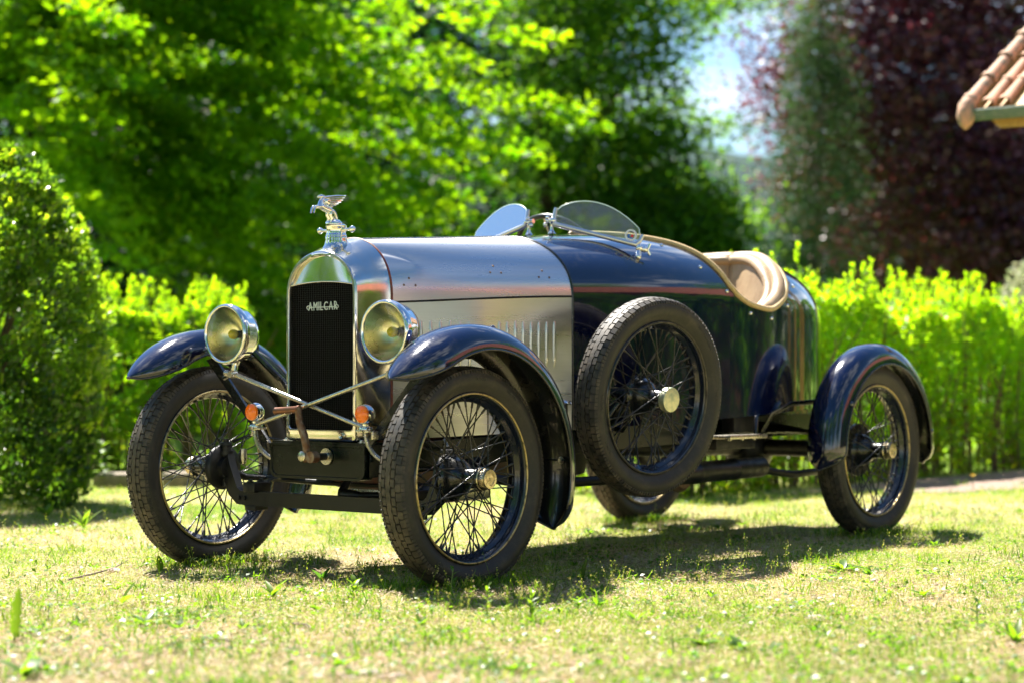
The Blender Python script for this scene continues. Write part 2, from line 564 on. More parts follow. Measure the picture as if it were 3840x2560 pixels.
def scatter(C, per, sig, L, mname, name, parent, flat=.45, tintr=(0, 1), updir=.55, wr=.55, tilt=None):
    """leaves in clumps round the points C (garden coordinates gx, gy, z)"""
    n = len(C) * per
    c = np.repeat(C, per, 0)
    o = rng.normal(size=(n, 3)) * np.array([sig, sig, sig * flat])
    if tilt is not None:
        o[:, 2] += o[:, 0] * tilt
    P = c + o
    D = rand_dir(n); D[:, 2] *= .5
    N = rand_dir(n) * (1 - updir) + np.array([0, 0, updir])
    cl = np.repeat(rng.random(len(C)), per)
    ti = np.clip(tintr[0] + (tintr[1] - tintr[0]) * (.45 * cl + .55 * rng.random(n)), 0, 1)
    l = L * (.7 + .6 * rng.random(n))
    W = G(P[:, 0], P[:, 1], P[:, 2])
    return fast_quads(name, leaves(W, D, N, l, l * wr), ti, LM[mname], parent)

def in_ellipsoid(n, c, r, shell=.45, lower=-1):
    d = rand_dir(n)
    d[:, 2] = np.where(d[:, 2] < lower, -d[:, 2], d[:, 2])
    q = rng.random(n)[:, None] ** shell
    return np.array(c) + d * q * np.array(r)

def trunk_and_limbs(root, base, top, r, targets, lean=(0, 0)):
    mb = MB()
    b = np.array(base, float); t = np.array(top, float)
    s = np.linspace(0, 1, 9)
    wob = np.stack([.10 * np.sin(s * 5 + base[0]), .08 * np.sin(s * 4 + 1), 0 * s], -1) * (s * (1 - s) * 3)[:, None]
    path = b + (t - b) * s[:, None] + wob
    mb.tube(G(path[:, 0], path[:, 1], path[:, 2]), r * (1.25 - .85 * s) + r * .5 * np.exp(-s * 18), 10)
    mb.obj('trunk', BARK, root, smooth=60)
    for tg in targets:
        f = .3 + .65 * rng.random()
        st = b + (t - b) * f
        u = np.linspace(0, 1, 6)[:, None]
        mid = (st + tg) / 2 + np.array([0, 0, .25 * rng.random() * np.linalg.norm(tg - st)])
        p = st * (1 - u) ** 2 + 2 * mid * u * (1 - u) + np.array(tg) * u ** 2
        MB().tube(G(p[:, 0], p[:, 1], p[:, 2]), np.linspace(r * .38, r * .06, 6), 6).obj('limb', BARK, root, smooth=60)

# ---- woodland far behind (one mass nobody could count, shade put into its dark leaves)
def mass(name, x0, x1, y0, y1, z0, z1, n, L, mname, tintr):
    C = np.stack([x0 + (x1 - x0) * rng.random(n), y0 + (y1 - y0) * rng.random(n), z0 + (z1 - z0) * rng.random(n) ** .9], -1)
    keep = vnoise(C[:, 0] * 1.1, C[:, 2] * 1.1, 11) > .10
    return scatter(C[keep], 12, .32, L, mname, name, None, flat=.7, tintr=tintr, updir=.3)
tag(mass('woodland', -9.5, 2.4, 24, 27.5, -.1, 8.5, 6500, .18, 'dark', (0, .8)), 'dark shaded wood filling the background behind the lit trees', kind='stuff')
tag(mass('woodland', 5.0, 10.5, 24, 27, -.1, 4.6, 2200, .16, 'dark', (0, .5)), 'dark leaf mass standing in for the shade below the copper beech', kind='stuff')  # dark leaves put in where shade lies under the beech

# ---- individual trees
def tree(name, label, base, top, r, crown_pts, per, sig, L, mname, limbs=7, group='trees behind the garden', **kw):
    root = tag(empty(name, G1(*base)), label, 'tree', group)
    root_loc = np.array(root.location)
    n0 = len(bpy.data.objects)
    idx = rng.choice(len(crown_pts), min(limbs, len(crown_pts)), replace=False)
    trunk_and_limbs(root, base, top, r, [crown_pts[i] for i in idx])
    scatter(crown_pts, per, sig, L, mname, 'crown', root, **kw)
    for ch in root.children:
        ch.location = Vector(-root_loc)
    return root

# big sunlit tree: flat sprays of leaves hanging in tiers off long boughs that reach down to the right
def sprays():
    C = []
    trunk = np.array([-3.3, 11.6])
    for i in range(70):
        z = 1.7 + 3.7 * rng.random()
        a = rng.uniform(-1.1, 1.5) if i % 5 else rng.uniform(1.5, 4.0)
        ln = rng.uniform(1.3, 4.7) * (1.0 if math.cos(a) > 0 else .5)
        for q in np.linspace(.2, 1, 10):
            x = trunk[0] + math.cos(a) * ln * q
            y = trunk[1] - math.sin(a) * ln * q * .62
            zz = z + .9 * q - 1.55 * q * q * (1 if math.cos(a) > 0 else .7)
            if zz > .9:
                for _ in range(2):
                    C.append((x + rng.normal() * .16, y + rng.normal() * .16, zz + rng.normal() * .07))
    return np.array(C)
tree('broadleaf_tree', 'large yellow-green broadleaf tree with sunlit sprays behind the bonnet', (-3.4, 11.9, 0), (-3.2, 11.9, 4.8), .12, sprays(), 40, .135, .092, 'bright', 12, flat=.30, updir=.38, tilt=-.25, wr=.62)
Cb = np.concatenate([in_ellipsoid(330, (-4.6, 14.8, 3.4), (2.6, 1.5, 3.0)), in_ellipsoid(170, (-1.6, 15.5, 3.6), (2.2, 1.3, 3.0)), in_ellipsoid(240, (-3.0, 14.2, 1.0), (3.6, .8, 1.3))])
tree('shade_tree', 'dark green tree at the upper left behind the box bush', (-4.4, 15, 0), (-4.4, 15, 5), .2, Cb, 75, .27, .09, 'dark', 8, tintr=(.2, 1), updir=.6)
Cc = np.concatenate([in_ellipsoid(240, (1.15, 15.2, 3.4), (.85, 1.0, 3.1)), in_ellipsoid(330, (2.1, 15.2, 1.9), (.85, .8, 1.5)), in_ellipsoid(60, (1.9, 15.2, 4.6), (1.0, .8, 1.2)), in_ellipsoid(38, (2.08, 15.2, 3.7), (.32, .8, 1.3)), in_ellipsoid(60, (2.55, 15.2, 2.0), (.5, .6, .55))])
tree('tall_tree', 'tall dark tree with bare twin stems behind the windscreens', (.9, 15.2, 0), (.95, 15.2, 5.4), .075, Cc, 58, .22, .09, 'mid', 8, tintr=(0, 1), updir=.55)
Cf = np.concatenate([in_ellipsoid(16, (2.65, 17.6, 5.1), (.55, .5, .7)), in_ellipsoid(44, (2.6, 17.6, 1.7), (.5, .5, .6)), in_ellipsoid(10, (2.35, 17.6, 3.5), (.25, .4, 1.2)), in_ellipsoid(20, (3.2, 17.2, 4.85), (.75, .5, .40)), in_ellipsoid(5, (3.0, 17.4, 2.45), (.4, .4, .2)), in_ellipsoid(4, (3.0, 17.3, 3.4), (.3, .3, .3))])
tree('slender_tree', 'slender light green tree edging the open patch of sky', (2.2, 17.6, 0), (2.25, 17.6, 5.6), .035, Cf, 50, .2, .085, 'mid', 6, tintr=(.4, 1), updir=.5)
def cone(n, c, r, z0, z1):
    z = z0 + (z1 - z0) * rng.random(n) ** 1.2
    a = rng.random(n) * 6.283
    q = r * (1 - (z - z0) / (z1 - z0)) ** .8 * (.35 + .65 * rng.random(n) ** .5)
    return np.stack([c[0] + q * np.cos(a), c[1] + q * np.sin(a), z - .25 * q], -1)
tree('conifer', 'pale blue-green conifer between the sky gap and the copper beech', (3.82, 15.3, 0), (3.82, 15.3, 5.0), .028, cone(380, (3.82, 15.2), .70, .3, 5.6), 60, .12, .07, 'conifer', 5, flat=.8, updir=.2, wr=.22, tilt=-.5)
Ck = np.concatenate([in_ellipsoid(860, (5.65, 18.6, 4.5), (2.1, 1.6, 3.1)), in_ellipsoid(260, (7.0, 17.8, 2.2), (1.7, 1.0, 1.6))])
tree('copper_beech', 'copper beech with dark purple leaves at the upper right', (6.6, 19.0, 0), (6.4, 19, 5.5), .2, Ck, 78, .25, .085, 'copper', 9, tintr=(0, 1), updir=.5)
# trees standing to the left of the view, mirrored in the radiator
tree('garden_tree', 'round green tree beyond the left edge of the lawn', (-9.5, 2.5, 0), (-9.5, 2.5, 4), .15, in_ellipsoid(120, (-9.5, 2.5, 3.4), (2.1, 2.0, 2.4)), 70, .33, .12, 'bright', 5, updir=.6)
tree('garden_tree', 'broad dark tree at the left side of the garden', (-8.5, -4.5, 0), (-8.5, -4.5, 5), .2, in_ellipsoid(140, (-8.5, -4.5, 4.0), (2.8, 2.6, 3.0)), 70, .38, .13, 'mid', 5, updir=.6)

# tall trees behind the photographer and beside the drive: added out of view to cut low sky light, and mirrored in the car
for lab, x, y, r_, h_ in (
    ('tall tree behind the photographer', 10.5, 8.5, 3.2, 9.5), ('tall tree behind the photographer to the left', 11.5, 2.5, 3.0, 9.0),
    ('tall tree left of the lawn', 11.0, -4.0, 2.8, 8.5), ('tall tree behind the photographer to the right', 5.5, 12.5, 3.2, 9.5),
    ('tall tree by the right end of the house', -1.0, 14.5, 3.0, 9.0), ('tall tree behind the left end of the house', -17.5, 9.0, 3.2, 9.0), ('tall tree behind the right end of the house', -11.5, 17.0, 3.2, 9.5)):
    gx_, gy_ = x * E1[0] + y * E1[1], x * E2[0] + y * E2[1]
    tree('garden_tree', lab, (gx_, gy_, 0), (gx_, gy_, h_ * .7), .22, in_ellipsoid(130, (gx_, gy_, h_ * .56), (r_, r_, h_ * .46)), 62, .48, .20, 'mid', 5, group='trees round the garden', updir=.4)

# ---- hedges
def hedge(label, A, B, depth, height, n, L, shoots, seed, lowbare=.55, fall=0.):
    A = np.array([*A, 0.]); B = np.array([*B, 0.])
    ln = np.linalg.norm(B - A); u = (B - A) / ln; w = np.array([u[1], -u[0], 0.])   # w points from the front face inwards
    if np.dot(w[:2], E2[:2]) < 0: w = -w
    root = tag(empty('hedge', Vector(((A + B) / 2 + w * depth / 2).tolist())), label, 'hedge', 'clipped garden hedges')
    loc = np.array(root.location)
    top = lambda s: height * (1 - fall * s / ln - .10 * np.exp(-s / .14) - .10 * np.exp(-(ln - s) / .14)) * (1 + .05 * np.sin(s * 3.1 + seed) + .035 * np.sin(s * 8.3 + seed))
    # leaf shell
    s = rng.random(n) * ln
    face = rng.random(n)
    d = np.where(face < .50, np.abs(rng.normal(size=n)) * .09, rng.random(n) * depth)
    z = np.where(face < .50, 1 - rng.random(n) ** 1.15, 1 - np.abs(rng.normal(size=n)) * .085)
    bk = face > .86
    d = np.where(bk, depth - np.abs(rng.normal(size=n)) * .07, d)
    z = np.where(bk, rng.random(n), z)
    endm = rng.random(n) < .12
    s = np.where(endm, np.where(rng.random(n) < .5, np.abs(rng.normal(size=n)) * .07, ln - np.abs(rng.normal(size=n)) * .07), s)
    d = np.where(endm, rng.random(n) * depth, d); z = np.where(endm, rng.random(n), z)
    z = np.clip(z, .02, 1)
    # rounded shoulders
    sh = np.clip((z - .82) / .18, 0, 1)
    d = d * (1 - .25 * sh) + depth * .125 * sh
    lump = .06 * (vnoise(s * 3.2 + seed, z * 4, seed) - .5) + .03 * (vnoise(s * 9, z * 9 + seed, seed + 1) - .5)
    dens = vnoise(s * 7 + 3, z * 6 + seed, seed + 2)
    keep = (dens > .36) | (z > .75)
    keep &= rng.random(n) < np.clip(lowbare + z * .9, 0, 1)
    P = A + u * s[:, None] + w * (d + lump)[:, None]
    P[:, 2] = z * top(s)
    D = rand_dir(n) + np.array([0, 0, .5]); N = rand_dir(n)
    l = L * (.65 + .7 * rng.random(n))
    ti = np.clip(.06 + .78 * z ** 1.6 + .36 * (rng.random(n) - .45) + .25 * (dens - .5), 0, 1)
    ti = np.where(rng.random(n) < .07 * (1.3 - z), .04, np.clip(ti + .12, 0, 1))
    q = leaves(P, D, N, l, l * .52)[keep] - loc
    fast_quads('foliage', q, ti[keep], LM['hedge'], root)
    # upright young shoots
    st = MB(); V = []; T = []
    for i in range(shoots):
        a = rng.random() * ln; dd = depth * (.1 + .8 * rng.random())
        b = A + u * a + w * dd; b[2] = top(a) - .06
        hgt = .07 + .17 * rng.random() ** 1.6
        tipp = b + np.array([rng.normal() * .03, rng.normal() * .03, hgt + .05])
        st.tube(np.array([b, (b + tipp) / 2 + rng.normal(size=3) * .006, tipp]) - loc, [.003, .0024, .0014], 4)
        m_ = int(8 + hgt * 70)
        f = np.sort(rng.random(m_))
        c = b + (tipp - b) * (f ** .8)[:, None]
        az = rng.random(m_) * 6.283
        dr = np.stack([np.cos(az), np.sin(az), .9 + .8 * f], -1)
        ll = L * (1.15 - .35 * f)
        c2 = c + unit(dr) * ll[:, None] * .5
        V.append(leaves(c2, dr, rand_dir(m_) * .4 + np.array([0, 0, 1.]), ll, ll * .5) - loc)
        T.append(np.clip(.72 + .35 * rng.random(m_), 0, 1))
    fast_quads('young_shoots', np.concatenate(V), np.concatenate(T), LM['hedge'], root)
    for i in range(int(ln * 40)):
        a = rng.random() * ln; dd = depth * (.02 + .6 * rng.random() ** 1.5)
        b = A + u * a + w * dd
        hh = height * (.55 + .4 * rng.random())
        p = np.array([b, b + u * rng.normal() * .05 + np.array([0, 0, hh * .5]), b + u * rng.normal() * .12 + w * rng.normal() * .08 + np.array([0, 0, hh])])
        st.tube(p - loc, [.010, .007, .003], 5)
    st.obj('stems', TWIG, root)
    return root
hedge('long low hedge with bright shoots along the path behind the tail', (-3.7, -1.25), (-8.6, -1.25), .85, 1.05, 62000, .044, 330, 3, .72, fall=.07)
hl0, hl1 = G(np.array([-2.6, -1.06]), np.array([5.9, 6.0]))
hedge('short low hedge beside the round box bush on the left', hl0[:2], hl1[:2], .9, 1.13, 34000, .042, 190, 9, .7, fall=.14)
fh0, fh1 = G(np.array([-2.7, -.9]), np.array([13.0, 13.0]))
hedge('distant sunlit hedge seen between the short hedge and the radiator', fh0[:2], fh1[:2], .8, 1.02, 9000, .07, 50, 5, .9)

# ---- big box bush on the left
def bush(label, c, r, h, n, L, mname, cat='bush', top_pow=2.6, seed=1, group=None):
    root = tag(empty('box_bush' if mname == 'box' else 'shrub', G1(c[0], c[1])), label, cat, group)
    loc = np.array(root.location)
    a = rng.random(n) * 6.283
    t = rng.random(n)
    z = t * h
    prof = (1 - np.clip(t, 0, 1) ** top_pow) ** (1 / 2.0) * (.82 + .18 * np.sin(np.clip(t * 2.4, 0, 1.57)))
    topm = rng.random(n) < .22
    rr = np.where(topm, np.sqrt(rng.random(n)), 1) * r
    z = np.where(topm, h * np.clip(1 - (rr / r) ** 2.2, 0, 1) ** (1 / top_pow), z)
    prof = np.where(topm, 1, prof)
    lump = 1 + .10 * (vnoise(a * 2.6, z * 4, seed) - .5) + .12 * (vnoise(a * 7, z * 9, seed + 1) - .5)
    rad_ = rr * prof * lump - np.abs(rng.normal(size=n)) * .085 + .015
    x = c[0] + rad_ * np.cos(a); y = c[1] + rad_ * np.sin(a)
    keep = (vnoise(a * 11, z * 13, seed + 2) > .34) & (vnoise(a * 4 + 7, z * 4.5, seed + 6) > .20)
    P = G(x, y, z * lump + rng.normal(size=n) * .012)
    out = G(np.cos(a), np.sin(a), np.full(n, .45))
    D = rand_dir(n) * .8 + out * .8 + np.array([0, 0, .3])
    l = L * (.65 + .7 * rng.random(n))
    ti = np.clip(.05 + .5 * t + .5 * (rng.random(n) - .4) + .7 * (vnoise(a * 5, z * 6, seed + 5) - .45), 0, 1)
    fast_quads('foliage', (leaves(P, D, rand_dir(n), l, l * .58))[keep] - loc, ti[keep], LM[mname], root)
    st = MB()
    if mname == 'box':
        V_, T_ = [], []
        for i in range(420):
            an, tt = rng.random() * 6.283, rng.random() ** .7
            rr_ = r * (1 - tt ** top_pow) ** .5 * (.82 + .18 * math.sin(min(1.57, tt * 2.4)))
            o_ = np.array([math.cos(an), math.sin(an)])
            b_ = G(np.array([c[0] + rr_ * o_[0]]), np.array([c[1] + rr_ * o_[1]]), np.array([tt * h]))[0]
            dv = unit(G(np.array([o_[0]]), np.array([o_[1]]), np.array([.5 + 1.2 * tt]))[0] + .35 * rng.normal(size=3))
            L_ = .03 + .07 * rng.random() ** 2
            k_ = int(5 + L_ * 90)
            f = rng.random(k_)
            cc = b_ + dv * (L_ * f)[:, None]
            V_.append(leaves(cc + rng.normal(size=(k_, 3)) * .008, rand_dir(k_) + dv * 1.2, rand_dir(k_), L * (.8 + .4 * rng.random(k_)), L * .55) - loc)
            T_.append(np.clip(.75 + .3 * rng.random(k_), 0, 1))
            st.tube(np.array([b_ - dv * .03, b_ + dv * L_]) - loc, [.0025, .001], 4)
        fast_quads('young_shoots', np.concatenate(V_), np.concatenate(T_), LM[mname], root)
    for i in range(46):
        an = rng.random() * 6.283; q = r * .75 * rng.random() ** .5
        b = G(np.array([c[0] + .12 * q * math.cos(an)]), np.array([c[1] + .12 * q * math.sin(an)]), np.array([0.]))[0]
        e = G(np.array([c[0] + q * math.cos(an)]), np.array([c[1] + q * math.sin(an)]), np.array([h * (.35 + .5 * rng.random())]))[0]
        st.tube(np.array([b, (b + e) / 2 + rng.normal(size=3) * .04, e]) - loc, [.016, .010, .004], 5)
    st.obj('stems', TWIG, root)
    return root
bush('tall rounded dark green box bush at the left edge', (-2.19, 3.15), .87, 1.70, 95000, .036, 'box', top_pow=3.6)
bush('cream variegated shrub at the right edge above the hedge', (4.28, 7.6), .52, 1.42, 9000, .05, 'pale', 'shrub', seed=4)
gc = lambda x, y: (x * E1[0] + y * E1[1], x * E2[0] + y * E2[1])
for lab, x, y, r_, h_ in (
    ('wide laurel in front of the left end of the house', -11.9, 4.9, 1.7, 2.8), ('wide laurel under the left window of the house', -10.1, 6.5, 1.6, 2.6),
    ('wide laurel in front of the middle of the house', -8.3, 8.1, 1.6, 2.7), ('wide laurel in front of the right end of the house', -6.4, 9.8, 1.7, 2.5),
    ('dark laurel at the far end of the drive', -12.5, 2.2, 1.7, 2.6), ('dark laurel beyond the end of the clipped hedge', -12.6, -.4, 1.6, 2.4),
    ('dark laurel at the left side of the garden, across from the radiator', 4.5, -4.6, 1.5, 2.3), ('dark laurel at the left side of the garden, nearer the trees', 1.5, -6.8, 1.3, 2.0)):
    bush(lab, gc(x, y), r_, h_, 15000, .12, 'mid', 'shrub', seed=int(abs(x * 3)), group='laurels round the drive')

# ---- pale kerb stones behind the left front wheel
stone_m = mat('pale_weathered_stone', (.24, .19, .14), .85, 0, 0, base2=(.16, .14, .09), scale=18, bmp=.6, bdist=.02)
for i, (a_, b_, ln_) in enumerate([(-1.86, 4.75, .24), (-1.56, 4.70, .28), (-1.22, 4.80, .25)]):
    mb = MB().box((0, 0, .03), (ln_, .16, .10), None, .03)
    o = mb.obj('kerb_stone', stone_m)
    o.location = G1(a_, b_); o.rotation_euler = (0, 0, math.atan2(E1[1], E1[0]) + rng.normal() * .03)
    tag(o, ['pale kerb stone nearest the box bush', 'pale kerb stone in the middle of the row', 'pale kerb stone nearest the front tyre'][i], 'kerb stone', 'kerb stones edging the left bed')

# ---- small garden shelter whose tiled roof corner shows at the upper right
terra = mat('pale_terracotta_tile', (.50, .27, .17), .75, 0, 0, base2=(.24, .19, .13), scale=24, stops=(.45, .6), bmp=.7, bdist=.004)
terra2 = mat('weathered_terracotta_tile', (.46, .24, .15), .8, 0, 0, base2=(.30, .20, .12), scale=14, bmp=.4, bdist=.004)
gutter_m = mat('green_grey_gutter_zinc', (.10, .16, .13), .45, .3, 0, base2=(.16, .20, .17), scale=20)
soffit_m = mat('yellow_ochre_timber', (.50, .30, .07), .6, 0, 0, base2=(.36, .20, .05), scale=10, stretch=(1, 6, 1))
sh = tag(empty('garden_shelter', G1(3.75, 4.4)), 'small shelter with a clay tiled roof corner and green gutter at the right edge', 'shelter')
sloc = np.array(sh.location)
c0 = G(np.array([2.93]), np.array([4.12]), np.array([1.985]))[0]
uu = E1 * .80 - E2 * .60                                   # along the gutter
ww = E1 * .60 + E2 * .80                                   # up the slope, in plan
pitch = R(31)
sl = ww * math.cos(pitch) + np.array([0, 0, math.sin(pitch)])
nn = np.cross(uu, sl); nn = nn if nn[2] > 0 else -nn
tl = .27
def barrel(r0, r1, length, lip=.0):
    a = np.linspace(-.15, math.pi + .15, 9)
    prof = [(0, r0 * (1.22 if lip else 1)), (.028, r0 * (1.22 if lip else 1)), (.034, r0), (length, r1)]
    return np.array([[uu * -math.cos(t) * r + nn * math.sin(t) * r + sl * s for t in a] for s, r in prof])
def tile_mesh(r0, r1, length, lip):
    mb = MB()
    P = barrel(r0, r1, length, lip)
    mb.grid(P)
    mb.grid(P - nn * .006, flip=True)
    mb.grid(np.stack([P[0], P[0] - nn * .006]), flip=True)
    return mb.mesh('tile', terra, smooth=50)
verge_me = tile_mesh(.036, .030, tl + .03, 1)
pan_me = tile_mesh(.030, .024, tl + .03, 1)
pan_me.materials[0] = terra2
off = lambda p: Vector((p - sloc).tolist())
for i in range(7):
    inst('verge_tile', verge_me, sh, off(c0 + sl * tl * i + nn * .03))
for j in range(1, 17):
    for i in range(7):
        if (i + j) % 5 == 3 and i == 0: continue
        o = inst('roof_tile', verge_me if (i * 7 + j * 3) % 4 == 0 else pan_me, sh, off(c0 + uu * (.085 * j + .02) + sl * (tl * i + .02 * math.sin(j * 5 + i)) + nn * (.012 + .004 * math.sin(i * 3 + j))))
deck = MB()
Q = [c0 + uu * 0.0, c0 + uu * 1.45, c0 + uu * 1.45 + sl * 1.95, c0 + sl * 1.95]
deck.prism(np.array(Q) - sloc, nn * -.035, nn * .03)
deck.obj('roof_deck', soffit_m, sh)
# rounded end tile hanging down at the corner
et = MB()
ep = np.array([c0 + nn * .03 + sl * .01, c0 - sl * .03 + nn * .026, c0 - sl * .065 - np.array([0, 0, .020]), c0 - sl * .072 - np.array([0, 0, .055]), c0 - sl * .066 - np.array([0, 0, .085])]) - sloc
et.tube(ep, [.040, .046, .048, .034, .006], 12)
et.obj('end_tile', terra, sh, smooth=80)
gt = MB()
a = np.linspace(math.pi, 2 * math.pi, 9)
g0 = c0 - sl * .02 - np.array([0, 0, .012])
prof = np.array([-(ww) * np.cos(t) * .045 + np.array([0, 0, 1.]) * math.sin(t) * .05 for t in a])
P = np.stack([g0 + prof + uu * s for s in np.linspace(.03, 1.5, 6)]) - sloc
gt.grid(P).grid(P + np.array([0, 0, .004]), flip=True)
gt.tube(np.array([g0 - ww * -.045 * -1 + uu * .03, g0 - ww * .045 + uu * 1.5]) - sloc, .006, 6)
gt.obj('gutter', gutter_m, sh, smooth=60)
MB().prism(np.array([g0 + ww * .05 + uu * .06, g0 + ww * .05 + uu * 1.5, g0 + ww * .05 + uu * 1.5 - np.array([0, 0, .10]), g0 + ww * .05 + uu * .14 - np.array([0, 0, .085])]) - sloc, ww * 0, ww * .03).obj('fascia', soffit_m, sh)
for s in (.92, 1.40):
    for d_ in (.22, 1.5):
        b = c0 + uu * s + ww * d_
        b[2] = 0
        t_ = b.copy(); t_[2] = c0[2] + d_ * math.tan(pitch) - .05
        MB().tube(np.array([b, t_]) - sloc, .045, 8).obj('post', soffit_m, sh)
br = MB()
q = np.linspace(0, 4.6, 22)
bc = c0 + uu * .40 + ww * .18 - np.array([0, 0, .17])
br.tube(np.array([bc + (uu * math.cos(t) + np.array([0, 0, 1.]) * math.sin(t)) * (.055 - .008 * t) - uu * .04 for t in q]) - sloc, .009, 6)
br.obj('scroll_bracket', soffit_m, sh)

# ---- the house across the drive: out of the picture, mirrored in the bonnet, the mudguards and the body side
wall_m = mat('red_brown_brick_wall', (.22, .085, .05), .9, 0, 0, base2=(.15, .06, .04), scale=6, bmp=.2)
roof_m = mat('red_clay_roof_tiles', (.36, .11, .06), .8, 0, 0, base2=(.22, .07, .045), scale=20, bmp=.3)
dark_glass = mat('dark_window_glass', (.02, .025, .03), .05)
frame_m = mat('white_window_paint', (.7, .7, .68), .5)
hs = tag(empty('house', (-10.0, 9.8, 0), (0, 0, R(223))), 'long low house with a red tiled roof facing the car', 'house')
MB().box((0, -2.5, 1.55), (13, 5, 3.1)).obj('wall', wall_m, hs)
rb = MB()
for i in range(22):
    t0_, t1_ = i / 22, (i + 1) / 22
    for sgn in (1, -1):
        yc, y0_, y1_ = -2.5, 3.1 * (1 - t0_), 3.1 * (1 - t1_)
        z0_, z1_ = 2.95 + 3.0 * t0_ + .045, 2.95 + 3.0 * t1_ + .02
        xs = np.linspace(-6.9, 6.9, 93)
        wv = .035 * np.abs(np.sin(xs / .3 * math.pi))
        P = np.stack([np.stack([xs, np.full(93, yc + sgn * y0_), z0_ + wv], -1), np.stack([xs, np.full(93, yc + sgn * y1_), z1_ + wv], -1)])
        rb.grid(P, flip=sgn > 0)
tag(rb.obj('roof', roof_m, hs, smooth=0), kind='stuff')
for x in (-4.6, -1.6, 1.6, 4.6):
    f = MB().box((x, .03, 1.65), (1.1, .06, 1.3)).obj('window', frame_m, hs)
    for dx in (-.26, .26):
        MB().box((x + dx, .068, 1.65), (.46, .02, 1.14)).obj('pane', dark_glass, f)

# ================================================================== THE CAR (x forward, y to its left, z up; front axle over the origin)
car = tag(empty('vintage_car', (0, 0, 0)), 'vintage navy and bare aluminium open two-seater sports car on dry grass', 'car')
CA = dict(parent=car)

def interp(x, xs, ys):
    """smooth monotone-ish interpolation (xs descending or ascending)"""
    xs = np.array(xs, float); ys = np.array(ys, float)
    if xs[0] > xs[-1]: xs, ys = xs[::-1], ys[::-1]
    d = np.diff(ys) / np.diff(xs)
    m = np.zeros_like(ys)
    m[1:-1] = np.where(d[1:] * d[:-1] > 0, 2 * d[1:] * d[:-1] / (d[1:] + d[:-1] + 1e-12), 0)
    m[0], m[-1] = d[0], d[-1]
    x = np.clip(np.asarray(x, float), xs[0], xs[-1])
    i = np.clip(np.searchsorted(xs, x) - 1, 0, len(xs) - 2)
    h = xs[i + 1] - xs[i]; t = (x - xs[i]) / h
    return ys[i] * (2 * t ** 3 - 3 * t ** 2 + 1) + h * m[i] * (t ** 3 - 2 * t ** 2 + t) + ys[i + 1] * (-2 * t ** 3 + 3 * t ** 2) + h * m[i + 1] * (t ** 3 - t ** 2)

BX = [-.09, -.82, -1.2, -1.35, -1.5, -1.8, -2.0, -2.2, -2.4, -2.58, -2.72, -2.81, -2.86, -2.875]
BW = [.168, .317, .384, .400, .410, .412, .398, .362, .300, .226, .150, .088, .036, .004]
BZ0 = [.424, .440, .452, .457, .462, .472, .478, .484, .49, .495, .50, .51, .53, .55]
BZS = [.850, .884, .888, .888, .886, .882, .878, .870, .855, .83, .80, .775, .755, .75]
BZT = [1.050, 1.095, 1.124, 1.131, 1.127, 1.113, 1.104, 1.094, 1.066, 1.012, .942, .88, .815, .77]
def wB(x):
    x = np.asarray(x, float)
    tail_u = np.clip((-1.65 - x) / 1.23, 0, 1)                 # boat tail: one even curve from the seat to the point
    return np.where(x > -1.65, interp(x, [-.09, -.82, -1.2, -1.35, -1.5, -1.65], [.168, .317, .384, .400, .409, .412]), .412 * (1 - tail_u ** 2.2) ** .8 + .002)
def zT(x):
    x = np.asarray(x, float)
    u = np.clip((-1.4 - x) / 1.482, 0, 1)
    return np.where(x > -1.4, interp(x, [-.09, -.82, -1.0, -1.2, -1.4], [1.050, 1.095, 1.110, 1.124, 1.130]), .77 + .36 * (1 - u ** 3) ** .55)
def sect(x, s):
    """point on the left half of the body section at x; s: 0 bottom edge, 1 shoulder, 2 crown"""
    w, z0, zs, zt = wB(x), interp(x, BX, BZ0), interp(x, BX, BZS), zT(x)
    s = np.asarray(s, float)
    a = np.clip(s - 1, 0, 1) * math.pi / 2
    lo = np.clip(s, 0, 1)
    y = np.where(s <= 1, w * (1 - .002 * (1 - lo) ** 2), w * np.cos(a) ** .92)
    z = np.where(s <= 1, z0 + (zs - z0) * lo, zs + (zt - zs) * np.sin(a) ** .96)
    return np.stack([np.broadcast_to(x, y.shape), y, z], -1)
def s_at(x, z):
    z0, zs, zt = interp(x, BX, BZ0), interp(x, BX, BZS), zT(x)
    if z <= zs: return float((z - z0) / (zs - z0))
    return float(1 + math.asin(min(1, ((z - zs) / (zt - zs)) ** (1 / .96))) / (math.pi / 2))
OX = [-1.215, -1.25, -1.32, -1.40, -1.48, -1.535, -1.575, -1.61, -1.645, -1.70, -1.79, -1.92, -2.03, -2.10, -2.155, -2.21, -2.27, -2.32, -2.345]
OZ = [1.1255, 1.1265, 1.126, 1.121, 1.110, 1.093, 1.062, 1.005, .940, .899, .873, .861, .897, .950, 1.012, 1.048, 1.070, 1.077, 1.079]
def s_open(x):
    if x > OX[0] or x < OX[-1]: return 2.0
    return min(2.0, s_at(x, float(interp(x, OX, OZ))))

def mirror_pts(P):
    Q = np.array(P, float).copy(); Q[..., 1] *= -1
    return Q

# ---- body (scuttle, cockpit sides, tail)
xs = np.concatenate([np.linspace(-.828, -1.21, 10), np.linspace(-1.215, -1.30, 8), np.linspace(-1.32, -1.52, 10), np.linspace(-1.53, -1.72, 18), np.linspace(-1.74, -2.20, 24), np.linspace(-2.22, -2.345, 9), np.linspace(-2.37, -2.70, 14), np.linspace(-2.73, -2.875, 9)])
NV = 34
P = []
for x in xs:
    so = s_open(x)
    P.append(sect(x, np.linspace(0, 1, NV) ** .9 * so))
P = np.array(P)
mb = MB().grid(P).grid(mirror_pts(P), flip=True)
body = mb.obj('body', M['navy'], car, smooth=180, weld=.0006)
